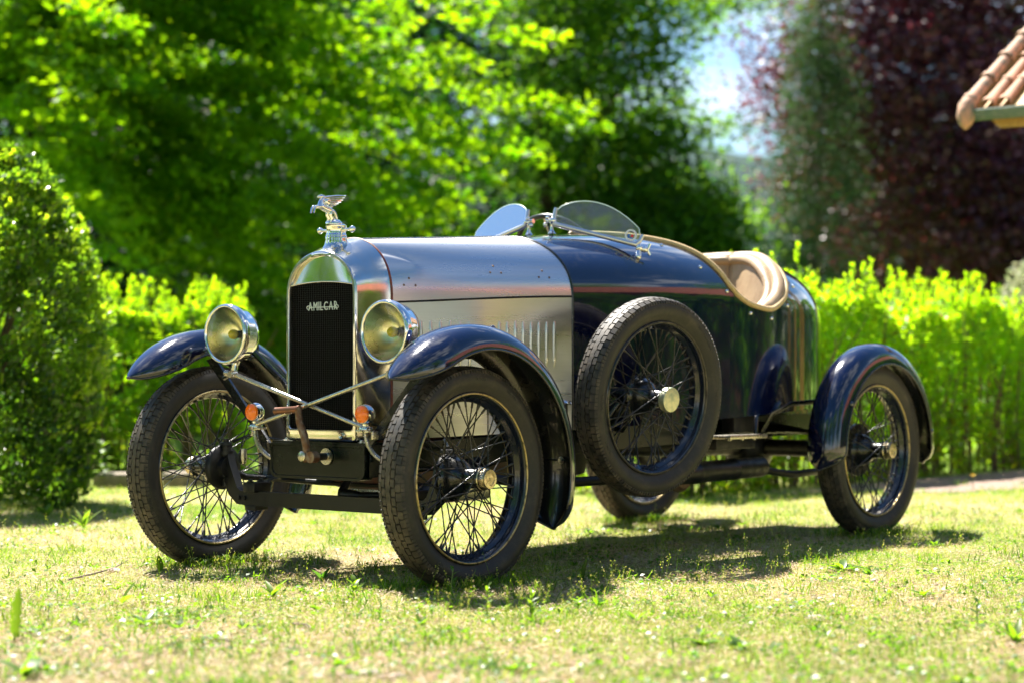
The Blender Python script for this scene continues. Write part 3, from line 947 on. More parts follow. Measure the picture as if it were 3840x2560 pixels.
# beige lining just inside the cockpit sides
xi = xs[(xs < -1.21) & (xs > -2.35)]
P = []
for x in xi:
    so = s_open(x)
    q = sect(x, np.linspace(.12, so, 14))
    q[:, 1] = np.maximum(q[:, 1] - .014, 0); q[:, 2] -= .012 * np.linspace(0, 1, 14)
    P.append(q)
P = np.array(P)
MB().grid(P, flip=True).grid(mirror_pts(P)).obj('cockpit_lining', M['leather'], car, smooth=60)
MB().box((-1.6, 0, .49), (1.4, .66, .012)).obj('floor_pan', M['under'], car)
# dashboard panel below the scuttle
dp = [(0, y, z) for y, z in [(-.335, .5), (.335, .5), (.335, .88), (.30, .98), (.2, 1.06), (0, 1.09), (-.2, 1.06), (-.30, .98), (-.335, .88)]]
MB().prism(dp, (-1.13, 0, 0), (-.016, 0, 0)).obj('dashboard', mat('dark_dashboard_wood', (.09, .04, .02), .35), car)
# edge piping of the cockpit opening
ol = [sect(x, np.array([s_open(x)]))[0] for x in np.concatenate([np.linspace(-1.215, -1.33, 12), np.linspace(-1.35, -1.52, 10), np.linspace(-1.53, -1.72, 24), np.linspace(-1.74, -2.2, 30), np.linspace(-2.215, -2.345, 16)])]
ol = np.array(ol)
loop = np.concatenate([ol, mirror_pts(ol)[::-1][1:-1]])
loop[:, 2] += .003
MB().tube(loop, .0105, 8, closed=True).obj('cockpit_edge_piping', M['trim'], car, smooth=80)
# seat back: two padded rolls following the rear of the opening, then the hollow squab
rear = np.array([q for q in ol if q[0] < -1.86])
rl = np.concatenate([rear, mirror_pts(rear)[::-1][1:]])
cen = np.array([-1.84, 0, .90])
inw = cen - rl; inw[:, 2] = 0; inw = unit(inw)
fade = np.clip(np.minimum(np.arange(len(rl)), np.arange(len(rl))[::-1]) / 5, .25, 1)
seat = empty('seat', parent=car)
MB().tube(rl + inw * .030 + np.array([0, 0, .004]), .028 * fade, 10).obj('padded_roll', M['leather'], seat, smooth=80)
MB().tube(rl + inw * .066 + np.array([0, 0, -.004]), .020 * fade, 10).obj('padded_roll', M['leather'], seat, smooth=80)
rows = []
for t in np.linspace(0, 1, 12):
    q = rl + inw * (.075 + .10 * t) + np.array([0, 0, 0.])
    q = q * (1 - .35 * t) + (cen + np.array([.02, 0, 0])) * .35 * t
    q[:, 2] = rl[:, 2] * (1 - t) + .52 * t - .02 - .03 * math.sin(t * 3.1)
    q[:, 0] -= .03 * math.sin(t * 3.14)
    rows.append(q)
MB().grid(np.array(rows)).obj('backrest', M['leather'], seat, smooth=120)
MB().box((-1.75, 0, .57), (.44, .52, .13), None, .04).obj('cushion', M['leather'], seat)
# press studs round the opening
stud = MB().lathe([(0.0001, .006), (.004, .0055), (.0068, .003), (.0075, 0)], (0, 0, 0), (0, 0, 1), 10).mesh('press_stud', M['chrome'], 80)
for x, dz in ((-1.44, .030), (-1.515, 1.007), (-1.62, .922), (-1.77, .846), (-1.93, .830), (-2.075, .881), (-2.19, .96)):
    z = float(interp(x, OX, OZ)) - dz if dz < .1 else dz
    for sg in (1, -1):
        s = s_at(x, z)
        p0 = sect(x, np.array([s, s + .02]))
        nrm = np.cross(p0[1] - p0[0], sect(x - .02, np.array([s]))[0] - p0[0]); nrm = unit(nrm)
        if nrm[1] < 0: nrm = -nrm
        v = p0[0] + nrm * .0005
        o = inst('press_stud', stud, car, (v[0], v[1] * sg, v[2]))
        o.rotation_euler = Vector((nrm[0], nrm[1] * sg, nrm[2])).to_track_quat('Z', 'Y').to_euler()
# black welting where bonnet and scuttle meet
wl_ = np.concatenate([sect(-.8245, np.linspace(0, 2, 30)), mirror_pts(sect(-.8245, np.linspace(0, 2, 30)))[::-1][1:]])
MB().tube(wl_, .0052, 6).obj('scuttle_welting', M['black'], car, smooth=80)

# ---- bonnet: two rounded top panels and two louvred sides
bx = np.linspace(-.098, -.820, 26)
def strip(s0, s1, n, inset=0.):
    return np.array([sect(x, np.linspace(s0, s1, n)) for x in bx])
for sg in (1, -1):
    P = strip(1.008, 1.992, 20); Q = P if sg > 0 else mirror_pts(P)
    MB().grid(Q, flip=sg < 0).obj('bonnet_top', M['alu'], car, smooth=180)
    P = strip(0.0, .992, 12); Q = P if sg > 0 else mirror_pts(P)
    side = MB().grid(Q, flip=sg < 0).obj('bonnet_side', M['alu'], car, smooth=180)
    lou = MB()
    hh, wd, dp_ = .170, .0165, .0065
    t = np.linspace(0, 1, 13)
    a = np.linspace(0, math.pi, 7)
    prof = np.clip(np.sin(np.clip(t * 6, 0, math.pi / 2)), 0, 1) * np.clip(np.sin(np.clip((1 - t) * 6, 0, math.pi / 2)), 0, 1)
    Pl = np.array([[(-math.cos(b) * wd * .5 * (.55 + .45 * pr), math.sin(b) * dp_ * pr - .0015, tt * hh) for b in a] for tt, pr in zip(t, prof)])
    lme = MB().grid(Pl).mesh('louvre', M['alu'], smooth=70)
    for x in np.concatenate([np.linspace(-.130, -.395, 8), np.linspace(-.515, -.745, 8)]):
        slope = math.atan2(wB(x + .05) - wB(x - .05), .1)
        o = inst('louvre', lme, side, (x, sg * (float(wB(x)) * .998), .632 + .01 * (-x)))
        o.rotation_euler = (0, 0, (0 if sg > 0 else math.pi) - sg * slope * -1)
    # rivet holes from former fittings
rivet = MB().lathe([(0.0001, .0015), (.003, .0012), (.0042, 0)], (0, 0, 0), (0, 0, 1), 8).mesh('rivet', M['rust'], 60)
for xc, z in ((-.17, .905), (-.52, .955), (-.715, .945)):
    for dx, dz in ((0, .022), (-.02, 0), (.024, 0)):
        x = xc + dx
        s = s_at(x, z + dz)
        p0 = sect(x, np.array([s, s + .02])); nrm = unit(np.cross(p0[1] - p0[0], sect(x - .02, np.array([s]))[0] - p0[0]))
        if nrm[1] < 0: nrm = -nrm
        o = inst('rivet', rivet, car, tuple(p0[0] + nrm * .0003)); o.rotation_euler = Vector(nrm.tolist()).to_track_quat('Z', 'Y').to_euler()
# long piano hinge on the centre line, in short knuckles
kn = MB()
for i in range(18):
    x0 = -.10 - i * .04
    z = lambda x: float(zT(x)) + .001
    kn.tube([(x0, 0, z(x0)), (x0 - .037, 0, z(x0 - .037))], .0046, 7)
kn.obj('bonnet_hinge', M['nickel'], car, smooth=60)
for sg in (1, -1):
    hp = np.array([sect(x, np.array([1.0]))[0] for x in bx]); hp[:, 1] = hp[:, 1] * sg
    MB().tube(hp - np.array([0, sg * .002, 0]), .0028, 6).obj('side_hinge', M['iron'], car, smooth=60)
# spring catch on the bonnet's rear edge
ct = empty('bonnet_catch', parent=car)
y_ = float(wB(-.80)) + .004
MB().tube([(-.775, y_, .470), (-.773, y_ + .012, .50), (-.77, y_ + .016, .528)], [.007, .006, .005], 8).obj('spring', M['iron'], ct)
MB().lathe([(.0001, .010), (.012, .009), (.017, .004), (.015, 0), (.005, -.004)], (-.77, y_ + .018, .530), (0, .35, 1), 14).obj('knob', M['chrome'], ct)

# ---- radiator
RW, RB, RAPX, RSPR = .152, .42, 1.010, .872
def rad_outline(w, zb, zs, zt, n=26, rc=.012):
    a = np.linspace(0, math.pi, n)
    top = [(-w * math.cos(t), zs + (zt - zs) * math.sin(t) ** .9) for t in a]
    bot = [(w, zb + rc), (w - rc * .3, zb + rc * .3), (w - rc, zb), (-w + rc, zb), (-w + rc * .3, zb + rc * .3), (-w, zb + rc)]
    return np.array(top + bot)            # (y,z)
def ring(x, w, zb, zs, zt):
    o = rad_outline(w, zb, zs, zt)
    return np.stack([np.full(len(o), x), o[:, 0], o[:, 1]], -1)
rs = [ring(.030, .1385, .457, RSPR, .995), ring(.0455, .1385, .457, RSPR, .995), ring(.0485, .1405, .455, RSPR, .998), ring(.0485, .148, .424, RSPR, 1.006), ring(.046, .1505, .421, RSPR, 1.009),
      ring(.040, RW, RB, RSPR, 1.0115), ring(.0, .156, RB, RSPR, 1.028), ring(-.045, .162, RB, RSPR, 1.043), ring(-.078, .168, RB, RSPR, 1.052), ring(-.088, .171, RB, RSPR, 1.055), ring(-.090, .169, RB, RSPR, 1.052)]
MB().grid(np.array(rs), cv=True, flip=False).obj('radiator_shell', M['shell'], car, smooth=40, weld=1e-5)
# welting between shell and bonnet
o = rad_outline(.1705, .424, RSPR - .005, 1.0535)
MB().tube(np.stack([np.full(26, -.0935), o[:26, 0], o[:26, 1]], -1), .0050, 6).obj('bonnet_welting', M['redleather'], car, smooth=80)
for sg in (1, -1):
    MB().tube([(-.0935, sg * .1705, RSPR - .005), (-.0935, sg * .1705, .428)], .0050, 6).obj('bonnet_welting', M['redleather'], car, smooth=80)
# header tank face (the polished half moon) and grille
gt_ = lambda y: .903 + .011 * (1 - (y / .139) ** 2)
n_ = 24
ya = np.linspace(-.1384, .1384, n_)
pts = []
for t in np.linspace(0, 1, 10):
    zt_ = RSPR + (.9945 - RSPR) * np.clip(1 - (ya / .1386) ** 2, 0, 1) ** .46
    zt_ = np.maximum(zt_, gt_(ya))
    z = gt_(ya) * (1 - t) + zt_ * t
    pts.append(np.stack([.040 - .007 * t + .003 * np.clip(1 - (ya / .139) ** 2, 0, 1), ya, z], -1))
MB().grid(np.array(pts), flip=False).obj('header_tank', M['shell'], car, smooth=120)
MB().tube(np.stack([np.full(n_, .041), ya, gt_(ya)], -1), .0026, 6).obj('grille_bead', M['shell'], car, smooth=80)
MB().prism([(0, -.139, .455), (0, .139, .455), (0, .139, .904), (0, 0, .915), (0, -.139, .904)], (.018, 0, 0), (-.05, 0, 0)).obj('radiator_core', M['core'], car)
gw = MB()
for y in np.linspace(-.134, .134, 34):
    gw.box((.034, y, (.456 + gt_(y)) / 2), (.0012, .00115, gt_(y) - .456))
for z in np.linspace(.461, .908, 66):
    hw = .138 if z < .903 else .138 * math.sqrt(max(0, 1 - (z - .903) / .0112))
    gw.box((.0352, 0, z), (.0010, hw * 2, .00085))
tag(gw.obj('grille_mesh', M['wire'], car, smooth=0), kind='stuff')
# name lettering across the grille, joined by a bar
np_ = empty('nameplate', parent=car)
cur = -.0615
for ch in 'AMILCAR':
    V, F = text_geo(ch, .0335, .0011)
    wch = V[:, 0].max() - V[:, 0].min()
    V[:, 0] = (V[:, 0] - V[:, 0].min()) * .98
    V[:, 1] = (V[:, 1] - V[:, 1].min()) / (V[:, 1].max() - V[:, 1].min()) * .0265
    W = np.stack([.0385 + V[:, 2], cur + V[:, 0] * .80, .824 + V[:, 1] + (cur + .06) * .016], -1)
    MB().add(W, F).obj('letter', M['letters'], np_, smooth=0)
    cur += wch * .98 * .80 + .0052
curl = lambda sg: [(.0385, sg * (.0615 + .007 * math.cos(t)) , .8335 + .0055 * math.sin(t) + (sg + 1) * .001) for t in np.linspace(-2.6, 2.4, 14)]
MB().tube(curl(1), .0014, 5).tube(curl(-1), .0014, 5).box((.0385, 0, .8345), (.002, .118, .0026)).obj('scroll_bar', M['letters'], np_, smooth=60)
MB().lathe([(.0001, -.004), (.006, -.004), (.0065, .003), (.0085, .004), (.009, 0)], (.049, .093, .438), (1, 0, 0), 16).obj('starter_dog_hole', M['chrome'], car)
# filler neck, cap with ball handles
MB().lathe([(.062, -.022), (.046, -.008), (.037, .006), (.034, .022), (.035, .030), (.033, .032)], (-.022, 0, 1.026), (0, 0, 1), 28).obj('filler_neck', M['shell'], car, smooth=60)
cap = MB().lathe([(.0335, .032), (.0335, .036), (.031, .039), (.031, .058), (.033, .060), (.033, .066), (.028, .070), (.0001, .071)], (-.022, 0, 1.026), (0, 0, 1), 28).obj('radiator_cap', M['chrome'], car, smooth=50)
for sg in (1, -1):
    h = MB().tube([(-.022, sg * .030, 1.077), (-.022, sg * .040, 1.077), (-.022, sg * .064, 1.078)], [.0075, .005, .0045], 10)
    h.sphere((-.022, sg * .070, 1.078), .0105, 12)
    h.obj('ball_handle', M['chrome'], cap, smooth=60)
# the winged horse standing on the cap
mas = empty('mascot', parent=car)
X0, Z0 = -.014, -.002
slim = lambda x: .012 + (x - .012) * .80
m3 = lambda q: [(slim(a) + X0, b, c + Z0) for a, b, c in q]
hb = MB()
hb.lathe([(.026, 0), (.027, .008), (.022, .010), (.019, .015), (.0001, .016)], (-.012, 0, 1.094), (0, 0, 1), 20)
hb.tube(m3([(.004, 0, 1.103), (.012, 0, 1.112), (.022, 0, 1.124), (.020, 0, 1.134), (.026, 0, 1.141), (.042, 0, 1.143), (.060, 0, 1.147), (.074, 0, 1.152), (.080, 0, 1.156)]), [.008, .0095, .0085, .0095, .0115, .0105, .0100, .0105, .006], 10)
for dy in (.005, -.005):
    hb.tube(m3([(.076, dy, 1.150), (.090, dy * 1.3, 1.148), (.106, dy * 1.3, 1.148), (.113, dy * 1.3, 1.142), (.116, dy * 1.3, 1.132), (.119, dy * 1.3, 1.127)]), [.0062, .0050, .0042, .0034, .0030, .0036], 8)
    hb.tube(m3([(.022, dy, 1.134), (.028, dy * 1.4, 1.124), (.020, dy * 1.4, 1.114), (.026, dy * 1.4, 1.106), (.022, dy * 1.4, 1.100)]), [.0085, .0075, .0055, .0042, .005], 8)
hb.tube(m3([(.074, 0, 1.152), (.072, 0, 1.162), (.067, 0, 1.171), (.064, 0, 1.177), (.068, 0, 1.181)]), [.0105, .0085, .0072, .0066, .005], 10)
hb.tube(m3([(.062, 0, 1.180), (.070, 0, 1.1815), (.082, 0, 1.1795), (.089, 0, 1.1785)]), [.0055, .0062, .0042, .0030], 10)
for dy in (.003, -.003): hb.tube(m3([(.062, dy, 1.182), (.057, dy * 1.4, 1.187)]), [.002, .0007], 6)
hb.tube(m3([(.012, 0, 1.138), (.004, 0, 1.139), (-.006, 0, 1.132), (-.013, 0, 1.120), (-.019, 0, 1.106)]), [.0045, .0045, .005, .0048, .003], 8)
hb.obj('horse', M['chrome'], mas, smooth=80)
for sg in (1, -1):
    wg = MB()
    for i in range(7):
        f = i / 6
        root_ = np.array([slim(.058 - .030 * f), sg * .009, 1.180 - .030 * f])
        tip_ = np.array([slim(np.interp(f, [0, .25, .5, .75, 1], [-.040, -.031, -.016, .004, .026])), sg * (.020 - .004 * f), np.interp(f, [0, .25, .5, .75, 1], [1.188, 1.177, 1.166, 1.157, 1.149])])
        wg.tube(np.array([root_, root_ * .5 + tip_ * .5 + np.array([0, sg * .003, .0015]), tip_]) + np.array([X0, 0, Z0]), [.0046, .0048, .0026], 6, flat=.5)
    f_ = np.linspace(0, 1, 7)
    rt = np.stack([slim(.058 - .030 * f_), np.full(7, sg * .0095), 1.180 - .030 * f_], -1)
    tp = np.stack([slim(np.interp(f_, [0, .25, .5, .75, 1], [-.036, -.027, -.012, .007, .027])), sg * (.0195 - .004 * f_), np.interp(f_, [0, .25, .5, .75, 1], [1.186, 1.176, 1.166, 1.157, 1.150])], -1)
    web = np.array([rt * (1 - q_) + tp * q_ for q_ in np.linspace(0, 1, 6)]) + np.array([X0, 0, Z0])
    wg.grid(web).grid(web + np.array([0, sg * .0012, 0]), flip=True)
    wg.sphere((slim(.040) + X0, sg * .010, 1.166 + Z0), .012, 10, (1.35, .30, 1.0))
    wg.obj('wing', M['chrome'], mas, smooth=70)

# ---- chassis, front apron, starting handle
def rail(sg):
    s = np.linspace(0, 1, 24)
    x = .05 - 2.78 * s
    yc = np.interp(x, [-2.75, -2.1, -.86, .05], [.20, .285, .272, .190]) * sg
    zt = np.interp(x, [-2.1, -.86, .05], [.466, .438, .410]); zb = zt - np.interp(x, [-2.1, -.86, .05], [.075, .078, .098])
    w = .022
    P = np.stack([np.stack([x, yc + a * w, z], -1) for a, z in ((-1, zb), (1, zb), (1, zt), (-1, zt))], 1)
    return MB().grid(P, cv=True, flip=True)
for sg in (1, -1):
    rail(sg).obj('chassis_rail', M['chassis'], car, smooth=20)
def rrect(w, z0, z1, rt, rb_, n=6):
    o = []
    for cy, cz, r, a0 in ((w - rt, z1 - rt, rt, 0), (-w + rt, z1 - rt, rt, 90), (-w + rb_, z0 + rb_, rb_, 180), (w - rb_, z0 + rb_, rb_, 270)):
        for t in np.linspace(R(a0), R(a0 + 90), n): o.append((cy + r * math.cos(t), cz + r * math.sin(t)))
    return np.array(o)
ap = empty('apron', parent=car)
o1, o2, o3 = rrect(.206, .302, .412, .006, .030), rrect(.198, .310, .404, .006, .026), rrect(.196, .312, .402, .006, .025)
R3 = lambda x, o: np.stack([np.full(len(o), x), o[:, 0], o[:, 1]], -1)
mb = MB().grid(np.array([R3(.020, o1), R3(.062, o1), R3(.066, o1 * .998 + .0006), R3(.066, o2), R3(.062, o3)]), cv=True)
k = mb.n - len(o3)
mb.f.append(tuple(range(k, k + len(o3))))
mb.obj('apron_panel', M['chassis'], ap, smooth=40)
MB().box((.0, 0, .414), (.12, .40, .008)).obj('apron_ledge', M['chassis'], ap)
bolt_me = MB().lathe([(.0001, .006), (.006, .006), (.0075, .003), (.0075, 0), (.012, -.001), (.012, -.003)], (0, 0, 0), (0, 0, 1), 8).mesh('bolt', M['nickel'], 40)
bolt_dark = bolt_me.copy(); bolt_dark.materials[0] = M['iron']
for y in (-.165, -.14, .16, .18):
    inst('bolt', bolt_me, ap, (.03, y, .4205))
hd = empty('starting_handle', parent=car)
MB().lathe([(.0001, .004), (.012, .004), (.012, .001), (.026, .001), (.026, -.003)], (.068, .045, .374), (1, 0, 0), 20).obj('bearing_ring', M['nickel'], hd)
MB().tube([(.06, .045, .374), (.13, .045, .374)], .0115, 12).obj('shaft', M['iron'], hd)
hb = MB().tube([(.112, .045, .374), (.138, .045, .374)], [.018, .018], 14)
hb.tube([(.124, .035, .372), (.124, .012, .374)], [.014, .018], 12)
hb.obj('boss', M['rust'], hd)
MB().tube([(.126, .018, .377), (.128, .020, .405), (.128, .010, .440), (.128, -.010, .480), (.128, -.014, .505), (.126, -.018, .524)], [.012, .012, .0125, .0115, .011, .0115], 10).obj('crank_arm', M['rust'], hd, smooth=70)
MB().tube([(.126, -.012, .519), (.126, -.020, .519), (.126, -.022, .519), (.126, -.118, .513), (.126, -.119, .513)], [.013, .013, .0108, .0112, .0112], 14).obj('grip', M['copper'], hd, smooth=40)
MB().lathe([(.0001, .004), (.012, .003), (.016, 0), (.016, -.004)], (.142, .012, .376), (1, 0, 0), 16).obj('end_nut', M['nickel'], hd)

# ---- front axle
ax = empty('front_axle', parent=car)
def beam(path, h, w):
    P = np.array(path, float)
    Gd = []
    for i, q in enumerate(P):
        T = P[min(i + 1, len(P) - 1)] - P[max(i - 1, 0)]; T /= np.linalg.norm(T)
        U = np.cross(np.array([1., 0, 0]), T); U /= np.linalg.norm(U)
        Gd.append([q + np.array([a * w / 2, 0, 0]) + U * b * h / 2 for a, b in ((-1, -1), (1, -1), (1, 1), (-1, 1))])
    mb = MB().grid(np.array(Gd), cv=True)
    mb.f += [(0, 1, 2, 3), tuple(mb.n - 4 + j for j in (3, 2, 1, 0))]
    return mb
beam([(0, -.478, .360), (0, -.470, .330), (0, -.432, .248), (0, -.405, .228), (0, -.37, .226), (0, .37, .226), (0, .405, .228), (0, .432, .248), (0, .470, .330), (0, .478, .360)], .046, .030).obj('axle_beam', M['iron'], ax, smooth=30)
for sg in (1, -1):
    kp = MB().tube([(0, sg * .478, .262), (0, sg * .480, .400)], .017, 12).lathe([(.0001, .018), (.010, .017), (.010, .008), (.020, .006), (.021, -.004), (.018, -.006)], (0, sg * .480, .398), (0, 0, 1), 12)
    for z in (.30, .32, .345, .37): kp.lathe([(.0175, -.006), (.024, -.006), (.024, .006), (.0175, .006)], (0, sg * .479, z), (0, 0, 1), 14)
    kp.tube([(0, sg * .475, .318), (-.06, sg * .455, .29), (-.14, sg * .44, .283)], [.014, .012, .010], 8)
    kp.obj('king_pin', M['iron'], ax, smooth=50)
    MB().tube([(-.02, sg * .47, .405), (-.06, sg * .42, .43), (-.16, sg * .33, .40), (-.32, sg * .27, .385)], .0055, 6).obj('brake_cable', M['black'], ax, smooth=60)
    MB().lathe([(.0001, .03), (.012, .03), (.014, .0), (.010, -.02), (.0001, -.02)], (-.05, sg * .452, .352), (0, 0, 1), 10).obj('grease_cap', M['nickel'], ax)
    # quarter elliptic leaf springs running from the frame out to the beam
    sp = MB()
    for i in range(6):
        ln = 1 - .13 * i
        s = np.linspace(1 - ln, 1, 7)
        px = -.02 - .62 * s; py = sg * (.355 - .16 * s); pz = .262 + .11 * np.sin(s * 1.5) - .0075 * i * 1.0 + .01
        sp.tube(np.stack([px, py, pz], -1), .020, 4, flat=.16)
    sp.obj('leaf_spring', M['iron'], ax, smooth=30)
    MB().box((-.01, sg * .345, .262), (.075, .055, .034), None, .006).obj('spring_clamp', M['iron'], ax)
    MB().box((-.01, sg * .345, .196), (.06, .05, .016), None, .004).obj('clamp_plate', M['iron'], ax)
    for dx in (-.028, .018):
        b = inst('bolt', bolt_dark, ax, (dx, sg * .345, .283))
    for y in (.398, .372):
        b = inst('bolt', bolt_dark, ax, (.0162, sg * y, .227)); b.rotation_euler = (0, R(90), 0)
MB().tube([(-.14, -.44, .283), (-.15, -.2, .277), (-.15, .2, .277), (-.14, .44, .283)], .010, 8).obj('track_rod', M['iron'], ax)
dl = MB().tube([(-.06, .02, .300), (-.03, .02, .262), (-.03, .02, .245)], [.012, .014, .016], 10).sphere((-.03, .03, .252), .020, 10).tube([(-.03, .02, .252), (-.03, .05, .252), (-.05, .075, .25)], [.016, .018, .012], 10).tube([(-.05, .075, .250), (-.10, .42, .262)], .0105, 8)
dl.obj('drag_link', M['iron'], ax, smooth=50)
# engine underside, gearbox, propeller shaft tube
en = empty('engine', parent=car)
MB().box((-.42, 0, .36), (.56, .30, .20), None, .03).obj('crankcase', M['engine'], en)
MB().box((-.42, 0, .245), (.50, .2, .08), None, .025).obj('sump', M['nickel'], en)
MB().box((-.95, 0, .36), (.5, .22, .2), None, .05).obj('gearbox', M['iron'], en)
MB().tube([(-1.15, 0, .36), (-2.35, 0, .33)], .032, 12).obj('torque_tube', M['iron'], en)
# dark bulkhead box that closes the engine bay
MB().box((-.5, 0, .62), (.7, .24, .34), None, .02).obj('engine_block', M['iron'], en)

# ---- wheels
def tyre_profile():
    h = [(.034, .2555), (.037, .262), (.043, .272), (.0492, .285), (.0505, .296), (.0482, .308), (.0445, .315), (.041, .3195), (.030, .3235), (.015, .3253), (0, .326)]
    return h + [(-y, r) for y, r in h[-2::-1]]
TP = tyre_profile()
tyre_me = MB().lathe([(r, y) for y, r in TP], (0, 0, 0), (0, 1, 0), 96).mesh('tyre', M['rubber'], smooth=80)
ty_r = lambda y: float(np.interp(abs(y), [0, .015, .030, .041, .0445], [.326, .3253, .3235, .3195, .315]))
def tread_mesh():
    mb = MB()
    NB = 78
    pit = 2 * math.pi / NB
    rows = [(-.0425, -.0275, 0, 1), (-.0248, -.0112, .5, 1), (-.0085, .0085, 0, 0), (.0112, .0248, .5, 1), (.0275, .0425, 0, 1)]
    hgt = .0052
    for y0, y1, ph, blk in rows:
        if blk:
            for i in range(NB):
                a0 = (i + ph) * pit + pit * .06; a1 = a0 + pit * .82
                sk = .0012 * math.sin(i * 2.1)
                pts = []
                for a in (a0, a1):
                    for y in (y0 + sk, y1 + sk):
                        r0, r1 = ty_r(y) - .001, ty_r(y) + hgt * (.75 if abs(y) > .04 else 1)
                        pts += [(r0 * math.cos(a), y, r0 * math.sin(a)), (r1 * math.cos(a), y, r1 * math.sin(a))]
                mb.add(pts, [(1, 5, 7, 3), (0, 1, 3, 2), (4, 6, 7, 5), (0, 4, 5, 1), (2, 3, 7, 6)])
        else:
            n = NB * 2
            P = []
            for i in range(n):
                a = i * math.pi / NB; sh = .0017 * (1 if i % 2 else -1)
                P.append([((ty_r(0) - .001) * math.cos(a), y0 + sh, (ty_r(0) - .001) * math.sin(a)), ((ty_r(0) + hgt) * math.cos(a), y0 + sh, (ty_r(0) + hgt) * math.sin(a)), ((ty_r(0) + hgt) * math.cos(a), y1 + sh, (ty_r(0) + hgt) * math.sin(a)), ((ty_r(0) - .001) * math.cos(a), y1 + sh, (ty_r(0) - .001) * math.sin(a))])
            mb.grid(np.array(P), cu=True, flip=True)
    # ribbed shoulders
    for sg in (1, -1):
        for i in range(NB * 2):
            a0 = i * math.pi / NB + .004; a1 = a0 + math.pi / NB * .72
            pts = []
            for a in (a0, a1):
                for (y, r) in ((.0425, .3195), (.0440, .3225), (.0478, .3125), (.0455, .3095)):
                    pts.append((r * math.cos(a), y * sg, r * math.sin(a)))
            mb.add(pts, [(0, 1, 2, 3), (7, 6, 5, 4), (1, 5, 6, 2), (0, 4, 5, 1), (3, 2, 6, 7)])
    return mb.mesh('tread', M['dusttread'], smooth=0, weld=0)
tread_me = tread_mesh()
side_y = lambda r: np.interp(r, [.2555, .262, .272, .285, .296, .308], [.034, .037, .043, .0492, .0505, .0482])
text_mes = []
for txt, deg, size, r0 in (('3.50-19', 4, .012, .289), ('TUBE TYPE', 34, .009, .288), ('SIDECAR TRIPLE', 172, .012, .287), ('MKII', 214, .012, .287)):
    V, F = text_geo(txt, size * 1.15, .0010, 1.05)
    w = V[:, 0].max()
    a = R(deg) + (V[:, 0] - w / 2) / r0
    r = r0 + V[:, 1]
    text_mes.append(MB().add(np.stack([-r * np.sin(a), side_y(r) + .0006 + V[:, 2], r * np.cos(a)], -1), F).mesh('tyre_lettering', M['moulding'], smooth=0))
rim_me = MB().lathe([(.2555, .034), (.2535, .0365), (.2450, .0345), (.2425, .030), (.2405, .022), (.2385, .014), (.2275, .008), (.2250, 0), (.2275, -.008), (.2385, -.014), (.2405, -.022), (.2425, -.030), (.2450, -.0345), (.2535, -.0365), (.2555, -.034)], (0, 0, 0), (0, 1, 0), 80).mesh('rim', M['rim'], smooth=50)
edge = MB()
for sg in (1, -1):
    t = np.linspace(0, 2 * math.pi, 80, endpoint=False)
    edge.tube(np.stack([.2500 * np.cos(t), np.full(80, sg * .0362), .2500 * np.sin(t)], -1), .0042, 6, closed=True)
edge_me = edge.mesh('rim_edge', M['brass'], smooth=80)
edge_dark_me = edge_me.copy(); edge_dark_me.materials[0] = mat('dull_dark_rim_edge', (.10, .09, .07), .4, .7, 0, base2=(.02, .02, .02), scale=50)
hub_me = MB().lathe([(.030, -.052), (.066, -.050), (.069, -.046), (.069, -.041), (.063, -.037), (.058, -.020), (.046, .0), (.033, .014), (.030, .030), (.029, .060), (.034, .064), (.0355, .068), (.034, .072), (.030, .074)], (0, 0, 0), (0, 1, 0), 32).mesh('hub', M['black'], smooth=50)
def hubcap():
    mb = MB()
    h6 = [(.0305 * (1.03 if i % 2 else 1.0) * math.cos(i * math.pi / 8), .0305 * (1.03 if i % 2 else 1.0) * math.sin(i * math.pi / 8)) for i in range(16)]
    mb.lathe([(.034, .074), (.035, .077), (.033, .079)], (0, 0, 0), (0, 1, 0), 28)
    mb.lathe([(.031, .078), (.031, .094), (.029, .096)], (0, 0, 0), (0, 1, 0), 8)
    mb.lathe([(.029, .095), (.0295, .098), (.028, .102), (.019, .1025), (.0183, .1005), (.0001, .1005)], (0, 0, 0), (0, 1, 0), 30)
    for i in range(40):
        a = i * math.pi / 20
        mb.box((.0188 * math.cos(a), .1015, .0188 * math.sin(a)), (.0013, .0022, .0013), (0, -a, 0))
    mb.lathe([(.0042, .1005), (.0042, .1018), (.0028, .1018), (.0026, .1005)], (0, 0, 0), (0, 1, 0), 12)
    return mb.mesh('hub_nut', M['goldcap'], smooth=40)
nut_me = hubcap()
plain_nut_me = MB().lathe([(.033, .066), (.0405, .070), (.0415, .076), (.0415, .090), (.040, .093), (.030, .0945), (.0001, .095)], (0, 0, 0), (0, 1, 0), 30).mesh('hub_nut', mat('pale_disc_nut', (.60, .58, .40), .35, .8, 0, base2=(.34, .40, .30), scale=50, rough2=.5), smooth=40)
valve_me = MB().tube([(.226, 0, 0), (.205, .004, 0), (.192, .007, 0)], [.004, .003, .0026], 6).mesh('valve_stem', M['nickel'], smooth=60)

def spoke_mesh(p0, p1):
    p0, p1 = np.array(p0), np.array(p1)
    d = p1 - p0; L = np.linalg.norm(d); d /= L
    nip = p1 - d * .020
    mid = nip - d * .001
    return MB().tube([p0, mid, nip, p1], [.0021, .0021, .0036, .0038], 6).mesh('spoke', M['spoke'], smooth=60)
def pol(r, a, y): return (r * math.sin(a), y, r * math.cos(a))
